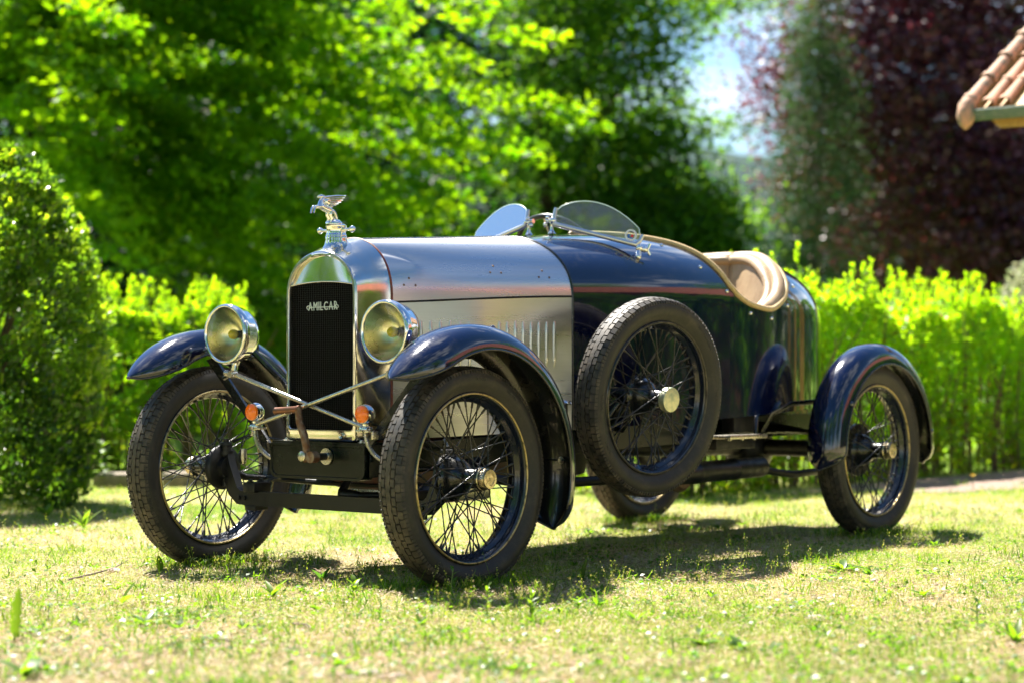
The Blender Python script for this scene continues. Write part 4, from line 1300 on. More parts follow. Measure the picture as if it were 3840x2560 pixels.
# three lacing rows, each with a left-going and a right-going spoke
sp_kinds = []
for (rh, yh, yr, sw, cnt, ph) in ((.031, .066, .004, 1.15, 20, 0.0), (.064, -.044, -.005, .95, 20, .16), (.062, -.038, .002, .55, 20, .31)):
    for sgn in (1, -1):
        sp_kinds.append((spoke_mesh(pol(rh, sgn * sw, yh), pol(.229, 0, yr)), cnt // 2, ph + (0 if sgn > 0 else math.pi / cnt)))
drum_me = MB().lathe([(.020, -.105), (.034, -.10), (.036, -.078), (.075, -.074), (.098, -.066), (.102, -.058), (.102, -.046), (.096, -.044), (.05, -.044)], (0, 0, 0), (0, 1, 0), 36).mesh('brake_drum', M['iron'], smooth=50)
back_me = MB().lathe([(.020, -.090), (.036, -.088), (.040, -.070), (.066, -.066), (.073, -.060), (.073, -.050), (.05, -.048)], (0, 0, 0), (0, 1, 0), 36).mesh('brake_back_plate', M['iron'], smooth=50)

def wheel(name, loc, rot, brake=None, dusty=True, spin=0., nut=None, edge_m=None):
    w = empty(name, loc, rot, car)
    inst('tyre', tyre_me, w, rot=(0, spin, 0)); inst('tread', tread_me, w, rot=(0, spin, 0))
    for tm in text_mes: inst('tyre_lettering', tm, w, rot=(0, spin, 0))
    inst('rim', rim_me, w); inst('rim_edge', edge_m or edge_me, w); inst('hub', hub_me, w); inst('hub_nut', nut or nut_me, w)
    inst('valve_stem', valve_me, w, rot=(0, spin + .6, 0))
    for me, cnt, ph in sp_kinds:
        for i in range(cnt):
            inst('spoke', me, w, rot=(0, ph + i * 2 * math.pi / cnt, 0))
    if brake: inst('brake_drum' if brake is drum_me else 'brake_back_plate', brake, w)
    return w
TR = .549
wheel('wheel', (0, TR, .322), (0, 0, R(-.3)), back_me)
wheel('wheel', (0, -TR, .322), (0, 0, R(180 - .3)), back_me, spin=.8)
wheel('wheel', (-2.40, TR, .33), (0, 0, 0), drum_me, spin=1.9)
wheel('wheel', (-2.40, -TR, .33), (0, 0, R(180)), drum_me, spin=2.5)
sw_ = wheel('spare_wheel', (-.94, .552, .55), (R(-5.0), 0, R(-5.0)), None, spin=2.2, nut=plain_nut_me, edge_m=edge_dark_me)
MB().lathe([(.018, -.16), (.022, -.07), (.060, -.065), (.070, -.055), (.070, -.045)], (0, 0, 0), (0, 1, 0), 24).obj('hub_boss', M['black'], sw_)
sb = empty('spare_carrier', parent=car)
MB().tube([(-.90, .29, .42), (-.92, .38, .45), (-.935, .44, .53)], [.026, .024, .022], 10).tube([(-1.12, .30, .44), (-1.05, .38, .48), (-.95, .44, .54)], [.018, .018, .018], 10).obj('carrier_arm', M['black'], sb, smooth=60)
MB().tube([(-2.40, -.50, .33), (-2.40, .50, .33)], .034, 14).sphere((-2.40, 0, .33), .12, 18, (.9, .8, 1)).obj('rear_axle', M['iron'], car, smooth=60)

# ---- mudguards
def mudguard(cx, cz, RR, a0, a1, yc, hw, drop, tp0, tp1, label=None, pw=.82):
    na, ns = 72, 21
    A_ = np.radians(np.linspace(a0, a1, na)); S = np.linspace(-1, 1, ns)
    def surf(off, hwo):
        P = np.zeros((na, ns, 3))
        for i, a in enumerate(A_):
            d0, d1 = (math.degrees(a) - a0) / tp0, (a1 - math.degrees(a)) / tp1
            k0 = math.sqrt(1 - (1 - min(1, max(d0, .0))) ** 2); k1 = math.sqrt(1 - (1 - min(1, max(d1, .0))) ** 2)
            k = max(.02, k0 ** 1.25) * max(.05, k1)
            th = S * math.pi / 2
            y = yc + (hw - hwo) * k * np.sign(np.sin(th)) * np.abs(np.sin(th)) ** pw
            r = RR - off - drop * k * (1 - np.cos(th)) - .02 * max(0, 1 - d0) ** 2 * 0
            P[i] = np.stack([cx + r * math.cos(a), y, cz + r * math.sin(a)], -1)
        return P
    root = empty('mudguard', parent=car)
    if label: root['label'] = label
    top = surf(0, 0); un = surf(.004, .002)
    MB().grid(top, flip=True).obj('mudguard_skin', M['navy'], root, smooth=180)
    MB().grid(un).obj('mudguard_underside', M['under'], root, smooth=180)
    eg = np.concatenate([top[:, 0], top[-1, 1:-1], top[::-1, -1], top[0, -2:0:-1]])
    MB().tube(eg, .0042, 6, closed=True).obj('mudguard_bead', M['black'], root, smooth=80)
    return root, top
dome = MB().lathe([(.0001, .007), (.005, .0065), (.009, .0035), (.0105, 0)], (0, 0, 0), (0, 0, 1), 14).mesh('dome_bolt', M['navy'], 80)
for sg in (1, -1):
    root, top = mudguard(0, .33, .446, 40, 204, sg * .566, .095, .076, 24, 10)
    i = 27
    v = top[i, 10]
    o = inst('dome_bolt', dome, root, tuple(v + np.array([0, sg * .012, 0]))); o.rotation_euler = (0, R(90 - math.degrees(math.atan2(v[2] - .33, v[0]))), 0)
    # tie strap with bolt across the inside
    a = R(176)
    MB().tube([(.438 * math.cos(a), sg * .50, .33 + .438 * math.sin(a)), (.440 * math.cos(a), sg * .566, .33 + .440 * math.sin(a)), (.425 * math.cos(a), sg * .625, .33 + .425 * math.sin(a))], .011, 6, flat=.3).obj('strap', M['under'], root)
    b = inst('bolt', bolt_me, root, (.43 * math.cos(a), sg * .575, .33 + .43 * math.sin(a))); b.rotation_euler = (0, R(90), 0)
    # stay plate under the crown, stay from the frame
    MB().lathe([(.0001, .004), (.042, .004), (.042, -.004), (.0001, -.004)], (-.10, sg * .478, .715), (0, sg, .0), 24).obj('stay_plate', M['under'], root)
    MB().tube([(-.12, sg * .20, .43), (-.115, sg * .33, .60), (-.10, sg * .475, .715)], .012, 8).obj('stay', M['black'], root)
    mudguard(-2.435, .33, .412, -9, 189, sg * .543, .078, .080, 10, 10)
    rr = MB().tube([(-1.93, sg * .345, .385), (-1.935, sg * .40, .475), (-2.05, sg * .41, .512), (-2.20, sg * .45, .520), (-2.33, sg * .50, .505)], .012, 8, flat=.6)
    rr.obj('mudguard_stay', M['black'], car, smooth=60)
    for q in ((-2.115, .645, .53), (-2.80, .645, .40)):
        d_ = Vector((q[0] + 2.435, 0, q[2] - .33)).normalized()
        o = inst('dome_bolt', dome, car, (-2.435 + d_.x * .345, sg * .619, .33 + d_.z * .345)); o.rotation_euler = (R(-90 * sg), 0, 0)

# ---- rear springs, step plate, exhaust
ut = [(-1.55, .26, 0), (-2.1, .285, 0), (-2.45, .25, 0), (-2.72, .13, 0)]
MB().prism(ut + [(x, -y, z) for x, y, z in ut[::-1]], (0, 0, .385), (0, 0, .115)).obj('undertray', M['under'], car, smooth=20)
for sg in (1, -1):
    sp = MB()
    for i in range(8):
        s = np.linspace(0, 1 - .09 * i, 7)
        sp.tube(np.stack([-1.72 - .70 * s, np.full(7, sg * .345), .452 - .006 * i - .075 * s ** 2], -1), .022, 4, flat=.14)
    sp.box((-1.80, sg * .345, .440), (.16, .056, .060), None, .005)
    sp.obj('rear_leaf_spring', M['iron'], car, smooth=30)
    stp = empty('step', parent=car)
    MB().box((-1.68, sg * .415, .398), (.25, .10, .014), None, .005).obj('step_plate', M['nickel'], stp)
    MB().box((-1.70, sg * .370, .372), (.26, .05, .040), None, .006).obj('step_bracket', M['iron'], stp)
    for x in (-1.58, -1.66, -1.74):
        b = inst('bolt', bolt_me, stp, (x, sg * .445, .391)); b.rotation_euler = (math.pi, 0, 0)
    MB().tube([(-1.79, sg * .42, .385), (-1.795, sg * .42, .455), (-1.83, sg * .40, .475)], .008, 8).obj('stay_rod', M['black'], stp, smooth=60)
exh = empty('exhaust', parent=car)
MB().tube([(-.30, .16, .40), (-.42, .24, .30), (-.6, .33, .268), (-1.35, .36, .268)], .0165, 12).obj('exhaust_pipe', M['iron'], exh, smooth=60)
MB().lathe([(.016, 0), (.038, .012), (.0385, .11), (.0405, .115), (.0405, .13), (.0385, .135), (.0385, .36), (.0405, .365), (.0405, .38), (.0385, .385), (.0385, .56), (.030, .575), (.0001, .575)], (-1.35, .365, .272), (-1, 0, .012), 24).obj('silencer', M['iron'], exh, smooth=45)
MB().tube([(-1.9, .365, .268), (-2.15, .36, .24), (-2.6, .33, .25)], .014, 10).obj('tail_pipe', M['iron'], exh, smooth=60)
MB().lathe([(.0001, -.02), (.07, -.02), (.085, -.004), (.085, .004), (.07, .02), (.0001, .02)], (-1.62, .20, .275), (0, 1, 0), 22).obj('brake_compensator', M['rust'], exh)

# ---- headlamps
def headlamp(sg):
    c = np.array([.128, sg * .346, .753])
    h = empty('headlamp', tuple(c), parent=car)
    MB().lathe([(.0955, -.004), (.0965, -.012), (.0945, -.022), (.0925, -.026), (.088, -.050), (.078, -.074), (.060, -.094), (.036, -.106), (.014, -.110), (.0001, -.110)], (0, 0, 0), (1, 0, 0), 44).obj('bowl', M['chrome'], h, smooth=60)
    MB().lathe([(.0830, .000), (.0845, .004), (.088, .0065), (.092, .006), (.0955, .001), (.0970, -.006), (.0965, -.012)], (0, 0, 0), (1, 0, 0), 44).obj('rim', M['chrome'], h, smooth=60)
    MB().lathe([(.088, -.004)] + [(.088 * t, -.004 - .062 * (1 - t * t)) for t in np.linspace(.96, .14, 14)], (0, 0, 0), (1, 0, 0), 40).obj('reflector', M['reflector'], h, smooth=120)
    MB().lathe([(.086, .002), (.06, .0055), (.03, .0075), (.0001, .008)], (0, 0, 0), (1, 0, 0), 40).obj('lens', M['lens'], h, smooth=120)
    b = MB().lathe([(.012, -.074), (.012, -.055), (.013, -.050)], (0, 0, 0), (1, 0, 0), 16)
    b.obj('bulb_holder', M['iron'], h, smooth=50)
    MB().sphere((-.036, 0, 0), .0165, 16, (1.15, 1, 1)).obj('bulb', M['bulb'], h, smooth=120)
    # foot, clamp on the fork
    MB().tube([(-.045, 0, -.085), (-.042, 0, -.100), (-.035, -sg * .002, -.118)], [.016, .011, .012], 10).obj('foot', M['chrome'], h, smooth=60)
    MB().lathe([(.0001, .014), (.010, .014), (.013, .008), (.013, -.010), (.009, -.016), (.0001, -.016)], (-.030, -sg * .004, -.126), (1, 0, 0), 14).tube([(-.03, -sg * .004, -.126), (-.03, sg * .03, -.122)], [.009, .010], 10).obj('clamp', M['nickel'], h, smooth=50)
    return h
for sg in (1, -1): headlamp(sg)
# crossed stay bars between lamp feet and indicator brackets
for sg in (1, -1):
    MB().tube([(.100 + .006 * sg, sg * .343, .628), (.098 + .006 * sg, -sg * .240, .464)], .0068, 10).obj('cross_stay', M['nickel'], car, smooth=60)
    MB().prism([(0, 0, 0), (0, .034 * sg, .004), (0, .034 * sg + .262 * sg, .262), (0, .262 * sg - .004 * sg, .272)], (.058, sg * .205, .410), (.010, 0, 0)).obj('lamp_strut', M['black'], car, smooth=20)
    MB().tube([(.06, sg * .47, .68), (.03, sg * .53, .72), (.0, sg * .56, .765)], .010, 8).obj('lamp_strut', M['black'], car, smooth=60)
    MB().tube([(.08, sg * .40, .615), (.09, sg * .37, .622), (.098, sg * .345, .628)], .009, 8).obj('lamp_strut', M['black'], car, smooth=60)
# amber indicators on the brackets
for sg in (1, -1):
    c = (.100, sg * .240, .508)
    d = empty('indicator', c, parent=car)
    MB().lathe([(.0265, .012), (.029, .012), (.0305, .004), (.0300, -.008), (.025, -.020), (.015, -.028), (.0001, -.031)], (0, 0, 0), (1, 0, 0), 26).obj('housing', M['chrome'], d, smooth=60)
    MB().lathe([(.0265, .012), (.0255, .0165), (.019, .0205), (.0185, .0195), (.012, .0225), (.0115, .0215), (.006, .0232), (.0001, .0235)], (0, 0, 0), (1, 0, 0), 26).obj('lens', M['amber'], d, smooth=30)
    MB().lathe([(.013, -.024), (.010, -.030), (.010, -.036), (.021, -.040), (.023, -.044), (.023, -.047), (.015, -.050), (.008, -.058)], (-.004, 0, 0), (0, 0, 1), 20).obj('base', M['chrome'], d, smooth=40)
    MB().box((-.008, -sg * .006, -.052), (.030, .052, .007), None, .002).box((-.02, sg * .022, -.064), (.024, .010, .026), None, .002).obj('bracket', M['nickel'], d)
    t = np.linspace(0, 1, 60)
    p0, p1, p2 = np.array([-.004, 0, -.056]), np.array([-.004, sg * .002, -.120]), np.array([-.045, -sg * .040, -.150]) if sg < 0 else np.array([-.05, .050, -.150])
    pa = ((1 - t) ** 2)[:, None] * p0 + (2 * t * (1 - t))[:, None] * p1 + (t ** 2)[:, None] * p2
    MB().tube(pa, .0066 + .0010 * (np.arange(60) % 2), 8).obj('conduit', M['nickel'], d, smooth=30)
t = np.linspace(0, 1, 70)
pa = np.stack([.02 - .03 * t, .245 + .06 * np.sin(t * 2.2), .36 + .20 * t], -1)
MB().tube(pa, .0072 + .0010 * (np.arange(70) % 2), 8).obj('wiring_conduit', M['nickel'], car, smooth=30)

# ---- aero screens
def screen(sg):
    s = empty('aero_screen', parent=car)
    pin, pout = np.array([-1.045, .062, 1.150]), (np.array([-1.205, .308, 1.074]) if sg > 0 else np.array([-1.095, .350, 1.085]))
    bd = unit(pout - pin)
    upv = unit(np.array([-.30, .05, 1.0]) - bd * np.dot([-.30, .05, 1.0], bd))
    nrm = np.cross(upv, bd)
    L = np.linalg.norm(pout - pin)
    f = lambda P: P * np.array([1, sg, 1])
    t = np.linspace(0, 1, 34)
    # rounded outline, highest about a third of the way out
    hgt = .052 + .062 * np.sin(np.clip(t ** .78, 0, 1) * math.pi) ** .85
    hgt[-1] = .034; hgt[0] = .052
    lo = pin + bd * (t * L)[:, None]
    hi = pin + bd * (t * L * 1.0 + .010 * np.sin(t * math.pi))[:, None] + upv * hgt[:, None]
    rows_ = np.stack([f(lo + (hi - lo) * k) for k in np.linspace(0, 1, 5)], 0)
    thick = f(nrm * .0045)
    gl = MB().grid(rows_, flip=sg < 0)
    gl.grid(rows_ + thick, flip=sg > 0)
    gl.obj('glass', M['glass'], s, smooth=30)
    MB().tube(f(hi + nrm * .002), .0023, 6).obj('glass_edge', mat('ground_glass_edge', (.55, .72, .62), .25, 0, 0), s, smooth=80)
    fr = MB()
    fr.tube(f(np.array([pin - bd * .006 + upv * .058, pin - bd * .004 + upv * .02, pin + bd * .004, pin + bd * .03, pin + bd * (L * .5), pout - bd * .03, pout - bd * .004, pout + bd * .006 + upv * .018, pout + bd * .010 + upv * .040])), [.0065, .0075, .010, .0095, .0085, .0095, .010, .0075, .0065], 8)
    fr.obj('frame', mat('satin_alloy_frame', (.62, .62, .66), .3, .85), s, smooth=60)
    # inner post and wing nut clamp, outer ball clamp
    cl = MB()
    q = np.array([-1.048, .052, 1.160])
    cl.lathe([(.016, -.044), (.012, -.040), (.006, -.030), (.005, -.012), (.009, -.004), (.009, .004), (.0001, .008)], f(q), (0, 0, 1), 14)
    cl.sphere(f(q + np.array([0, .006, .002])), .013, 12)
    cl.tube(f(np.array([q + np.array([0, -.022, .004]), q + np.array([0, .010, 0])])), .0085, 10)
    cl.sphere(f(q + np.array([.014, -.008, .012])), .0075, 10).sphere(f(q + np.array([.012, -.020, -.012])), .0075, 10)
    cl.obj('inner_clamp', M['chrome'], s, smooth=60)
    co = MB()
    q = pout + np.array([-.002, .008, -.010])
    co.sphere(f(q), .0135, 12).lathe([(.012, -.018), (.0135, -.010), (.010, 0), (.0125, .010), (.008, .020), (.0001, .022)], f(q + np.array([-.006, .006, -.004])), tuple(f(np.array([-.5, .7, -.1]))), 14)
    co.tube(f(np.array([q + np.array([.004, .0, -.012]), q + np.array([.010, .004, -.030])])), [.009, .010], 10).sphere(f(q + np.array([.012, .004, -.032])), .0105, 12)
    for dz in (.020, -.020):
        co.tube(f(np.array([q + np.array([-.018, .022, -.006]), q + np.array([-.024, .028, -.006 + dz])])), [.005, .0065], 8, flat=.6)
    co.obj('outer_clamp', M['chrome'], s, smooth=60)
    if sg > 0:
        c = pout - bd * .030 + upv * .028 - nrm * .0012 * -1
        stk = empty('club_sticker', parent=s)
        ring_ = lambda r0, r1, e: MB().grid(np.array([[f(c + nrm * e + bd * r * math.cos(a) + upv * r * math.sin(a)) for a in np.linspace(0, 2 * math.pi, 28, endpoint=False)] for r in (r0, r1)]), cv=True)
        c = c - nrm * .004
        if np.dot(nrm, [.77, .63, 0]) < 0: sgn_ = -1
        else: sgn_ = 1
        ring_(.0148, .0215, .0008 * sgn_).obj('sticker_ring', M['decal_white'], s, smooth=0)
        def patch(u0, u1, v0, v1, e): return [f(c + nrm * e * sgn_ + bd * u + upv * v) for u, v in ((u0, v0), (u1, v0), (u1, v1), (u0, v1))]
        MB().add(patch(-.011, -.003, -.009, .002, .0012), [(0, 1, 2, 3)]).add(patch(-.009, .008, -.012, -.008, .0012), [(0, 1, 2, 3)]).obj('sticker_blue', M['decal_blue'], s, smooth=0)
        MB().add(patch(.001, .009, -.006, .003, .0012), [(0, 1, 2, 3)]).obj('sticker_red', M['decal_red'], s, smooth=0)
        bpy.data.objects.remove(stk)
for sg in (1, -1): screen(sg)

# ---- steering wheel (right hand drive)
stw = empty('steering_wheel', (-1.38, -.17, 1.045), (0, R(-58), 0), car)
t = np.linspace(0, 2 * math.pi, 48, endpoint=False)
MB().tube(np.stack([.185 * np.cos(t), .185 * np.sin(t), 0 * t], -1), .0105, 8, closed=True).obj('steering_rim', mat('black_steering_rim', (.02, .018, .016), .3), stw, smooth=80)
for a in (0, 2.1, 4.2):
    MB().tube([(.02 * math.cos(a), .02 * math.sin(a), -.01), (.182 * math.cos(a), .182 * math.sin(a), 0)], .007, 6, flat=.5).obj('steering_spoke', M['nickel'], stw)
MB().tube([(0, 0, .012), (0, 0, -.02), (0, 0, -.5)], [.022, .022, .014], 12).obj('steering_column', M['black'], stw)

# ================================================================== LAWN AND SMALL PLANTS
def in_view(n, z0, z1, side=.7, pw=1.0):
    """scatter over the lawn, thinning with distance: garden coordinates"""
    t = rng.random(n)
    Z = (z0 ** -pw + (z1 ** -pw - z0 ** -pw) * t) ** (-1 / pw)
    X = (rng.random(n) * 2 - 1) * (.262 * Z + side)
    return X + .564, Z - 6.377, Z

LM['grass'] = leaf_mat('grass_blade', [(0, (.035, .10, .010)), (.42, (.11, .23, .014)), (.62, (.30, .36, .035)), (.8, (.52, .45, .15)), (1, (.68, .55, .31))], [(0, (.06, .22, .01)), (.42, (.34, .62, .012)), (.62, (.60, .70, .035)), (.8, (.52, .46, .12)), (1, (.48, .39, .20))], .5, .3, .42)
LM['straw'] = leaf_mat('dead_straw', [(0, (.09, .05, .03)), (.3, (.30, .19, .11)), (.65, (.60, .44, .30)), (1, (.78, .66, .50))], [(0, (.08, .05, .03)), (1, (.6, .45, .25))], .6, .2, .3)
LM['weed'] = leaf_mat('weed_leaf', [(0, (.03, .075, .01)), (1, (.07, .14, .015))], [(0, (.14, .34, .01)), (1, (.34, .58, .015))], .4, .4, .5)

def patch(x, y):
    """where the lawn is green (1), strawy or bare (0)"""
    return np.clip(.6 * vnoise(x * 1.7 + 9, y * 1.7 + 4, 21) + .28 * vnoise(x * 5.1, y * 5.1, 22) + .20 * vnoise(x * 14, y * 14, 23) - .16, 0, 1)

def blades(name, gx, gy, h, w, tint, lean, single=False):
    n = len(gx)
    a = rng.random(n) * 6.283
    dx = np.stack([np.cos(a), np.sin(a), 0 * a], -1)
    b = rng.random(n) * 6.283
    ld = np.stack([np.cos(b), np.sin(b), 0 * b], -1)
    base = G(gx, gy, np.full(n, -.002))
    up = np.array([0, 0, 1.])
    H = h[:, None]; Lr = (lean * h)[:, None]; Wd = w[:, None] * .5
    mid = base + up * H * .62 + ld * Lr * .35
    tip = base + up * H * np.clip(1 - .35 * lean[:, None], .1, 1) + ld * Lr
    if single:
        q = np.stack([base - dx * Wd, base + dx * Wd, tip + dx * Wd * .25, tip - dx * Wd * .25], 1)
        return tag(fast_quads(name, q, tint, LM['grass']), kind='stuff')
    q1 = np.stack([base - dx * Wd, base + dx * Wd, mid + dx * Wd * .8, mid - dx * Wd * .8], 1)
    q2 = np.stack([mid - dx * Wd * .8, mid + dx * Wd * .8, tip + dx * Wd * .1, tip - dx * Wd * .1], 1)
    o = fast_quads(name, np.concatenate([q1, q2]), np.concatenate([tint, tint]), LM['grass'])
    return tag(o, kind='stuff')

# fine short sward
n = 1050000
gx, gy, Z = in_view(n, 3.9, 12.5, .6, 1.4)
p = patch(gx, gy)
keep = rng.random(n) < .34 + .80 * p
onpath = np.abs((G(gx, gy)[:, 1] + .80)) < .40
keep &= ~(onpath & (G(gx, gy)[:, 0] < -4.9))
gx, gy, Z, p = gx[keep], gy[keep], Z[keep], p[keep]
h = (.007 + .015 * rng.random(len(gx)) ** 1.5 + .018 * p * rng.random(len(gx))) * np.clip(Z / 7, .9, 1.5)
ti = np.clip(.99 - .92 * p + .26 * rng.normal(size=len(gx)), 0, 1)
blades('grass', gx, gy, h, (.0013 + .0013 * rng.random(len(gx))) * np.clip(Z / 6.5, 1, 2.2), ti, .3 + 1.3 * rng.random(len(gx)), True)
# lying straw and dead moss
n = 260000
gx, gy, Z = in_view(n, 3.9, 9.5, .5, 1.3)
p = patch(gx, gy)
keep = rng.random(n) < 1.0 - p
gx, gy, Z = gx[keep], gy[keep], Z[keep]
m_ = len(gx)
a = rng.random(m_) * 6.283
d = G(np.cos(a), np.sin(a), .25 * rng.normal(size=m_))
l = .012 + .03 * rng.random(m_) ** 2
q = leaves(G(gx, gy, .004 + .012 * rng.random(m_)), d, np.array([0, 0, 1.]) + .4 * rand_dir(m_), l, .0016 + .0012 * rng.random(m_), .3)
tag(fast_quads('straw', q, np.clip(.5 + .3 * rng.normal(size=m_), 0, 1), LM['straw']), kind='stuff')
# taller tufts, thin stalks with seed heads
cx, cy, cz = in_view(620, 4.0, 11.5, .5, 1.2)
per = 17
gx = np.repeat(cx, per) + rng.normal(size=620 * per) * .028; gy = np.repeat(cy, per) + rng.normal(size=620 * per) * .028
blades('tall_grass', gx, gy, .024 + .040 * rng.random(len(gx)) ** 1.6, .0022 + .0016 * rng.random(len(gx)), np.clip(.28 + .2 * rng.normal(size=len(gx)), 0, .8), .3 + .9 * rng.random(len(gx)))
n = 1300
gx, gy, Z = in_view(n, 4.6, 9.5, .5, 1.2)
hh = .05 + .06 * rng.random(n)
b = G(gx, gy); ld = G(rng.normal(size=n) * .02, rng.normal(size=n) * .02, hh)
V = [np.stack([b - np.array([.0005, 0, 0]), b + np.array([.0005, 0, 0]), b + ld + np.array([.0004, 0, 0]), b + ld - np.array([.0004, 0, 0])], 1), np.stack([b - np.array([0, .0005, 0]), b + np.array([0, .0005, 0]), b + ld + np.array([0, .0004, 0]), b + ld - np.array([0, .0004, 0])], 1)]
T = [np.full(n, .45)] * 2
for k in range(9):
    f = .66 + .36 * rng.random(n)
    c = b + ld * f[:, None] + rng.normal(size=(n, 3)) * .0045
    V.append(leaves(c, rand_dir(n) + np.array([0, 0, .8]), rand_dir(n), .0065, .0028)); T.append(np.clip(.74 + .15 * rng.normal(size=n), .4, 1))
tag(fast_quads('seeding_grass', np.concatenate(V), np.concatenate(T), LM['grass']), kind='stuff')
# blades standing round the tyres
wx = np.array([0, 0, -2.4, -2.4]); wy = np.array([.549, -.549, .549, -.549])
k_ = rng.integers(0, 4, 5200)
X_ = wx[k_] + rng.normal(size=5200) * .11; Y_ = wy[k_] + np.where(rng.random(5200) < .5, -1, 1) * (.045 + np.abs(rng.normal(size=5200)) * .03)
gx, gy = X_ * E1[0] + Y_ * E1[1], X_ * E2[0] + Y_ * E2[1]
blades('tall_grass', gx, gy, .02 + .045 * rng.random(5200) ** 1.5, .002 + .0016 * rng.random(5200), np.clip(.35 + .25 * rng.normal(size=5200), 0, 1), .4 + 1.2 * rng.random(5200))
# low clover like ground cover
cx, cy, cz = in_view(520, 4.0, 12, .5, 1.2)
per = 26
gx = np.repeat(cx, per) + rng.normal(size=520 * per) * .045; gy = np.repeat(cy, per) + rng.normal(size=520 * per) * .045
m_ = len(gx)
l = .009 + .011 * rng.random(m_)
tag(fast_quads('ground_cover', leaves(G(gx, gy, .008 + .016 * rng.random(m_)), rand_dir(m_) * np.array([1, 1, .35]), np.array([0, 0, 1.]) + .5 * rand_dir(m_), l, l * .7), np.clip(.4 + .3 * rng.normal(size=m_), 0, 1), LM['weed']), kind='stuff')
# scattered young weeds too many to count
cx, cy, cz = in_view(210, 4.1, 11, .5, 1.2)
per = 9
m_ = 210 * per
az = rng.random(m_) * 6.283
sz = np.repeat(.016 + .022 * rng.random(210) ** 1.5, per) * (.7 + .5 * rng.random(m_))
dr = unit(G(np.cos(az), np.sin(az), .25 + .9 * rng.random(m_)))
cc = np.repeat(G(cx, cy), per, 0) + dr * sz[:, None] * .55 + np.array([0, 0, .006])
tag(fast_quads('young_weeds', leaves(cc, dr, np.array([0, 0, 1.]) + .3 * rand_dir(m_), sz, sz * .36, .15), np.clip(.55 + .3 * rng.normal(size=m_), 0, 1), LM['weed']), kind='stuff')
# gravel crumbs between the grass
n = 5200
gx, gy, Z = in_view(n, 4.0, 11.5, .5, 1.2)
keep = patch(gx, gy) < .42
gx, gy = gx[keep], gy[keep]
grit = MB()
for x, y in zip(gx, gy):
    r = .002 + .008 * rng.random() ** 3.5
    c = G1(x, y, r * .4)
    v = rand_dir(6) * .25 + np.array([(1, 0, 0), (-1, 0, 0), (0, 1, 0), (0, -1, 0), (0, 0, .75), (0, 0, -.6)])
    a = rng.random() * 6.28
    rot = np.array([[math.cos(a), -math.sin(a), 0], [math.sin(a), math.cos(a), 0], [0, 0, 1]])
    grit.add(np.array(c) + (v * r * np.array([1.3, .9, .8])) @ rot.T, [(0, 2, 4), (2, 1, 4), (1, 3, 4), (3, 0, 4), (2, 0, 5), (1, 2, 5), (3, 1, 5), (0, 3, 5)])
peb_m = mat('pinkish_grey_stone', (.40, .33, .28), .8, 0, 0, base2=(.24, .19, .17), scale=40, bmp=.2)
tag(grit.obj('gravel', peb_m, smooth=0), kind='stuff')

# ---- stones one can pick out
def stone(x, y, r, sx, seed):
    rr_ = np.random.default_rng(seed)
    bm = bmesh.new(); bmesh.ops.create_icosphere(bm, subdivisions=2, radius=1)
    V = np.array([v.co[:] for v in bm.verts]); F = [[v.index for v in f.verts] for f in bm.faces]; bm.free()
    for _ in range(5):
        d = unit(rr_.normal(size=3)); V += -d * np.clip(V @ d - .55, 0, 1)[:, None] * .9
    V = V * np.array([r * sx, r * .85, r * .55])
    o = MB().add(V, F).obj('stone', peb_m, smooth=35)
    o.location = G1(x, y, r * .25); o.rotation_euler = (0, 0, rr_.random() * 6.28)
    return o
sx_ = [(.16, -2.13, .018, 1.5), (.20, -2.12, .022, 1.3), (.235, -2.14, .016, 1.4), (.265, -2.11, .024, 1.5), (.30, -2.13, .018, 1.2), (.335, -2.15, .02, 1.6), (.22, -2.07, .014, 1.4), (.28, -2.06, .013, 1.2), (.13, -2.09, .012, 1.3)]
for i, (x, y, r, s) in enumerate(sx_):
    tag(stone(x, y, r, s, i), ['pinkish stone at the front left of the bare patch', 'larger pinkish stone second from the left in the bare patch', 'small pinkish stone at the front middle of the bare patch', 'largest pinkish stone in the middle of the bare patch', 'pinkish stone right of the largest one in the bare patch', 'long pinkish stone at the right end of the bare patch', 'small stone at the back left of the bare patch', 'small stone at the back right of the bare patch', 'smallest stone at the far left of the bare patch'][i], 'stone', 'stones in the bare patch')
for i, (x, y, r, lab) in enumerate([(1.34, -1.15, .022, 'flat pale stone on the grass at the right, nearest the edge'), (1.12, -1.05, .018, 'rounded pale stone on the grass left of the flat pale one'), (-.70, .1, .02, 'pale stone on the grass at the left of the front tyre'), (-.62, -.35, .014, 'small white stone on the grass behind the dry twig'), (1.66, -.2, .016, 'small pale stone on the grass beyond the shadow of the rear wheel')]):
    tag(stone(x, y, r, 1.5, 20 + i), lab, 'stone')

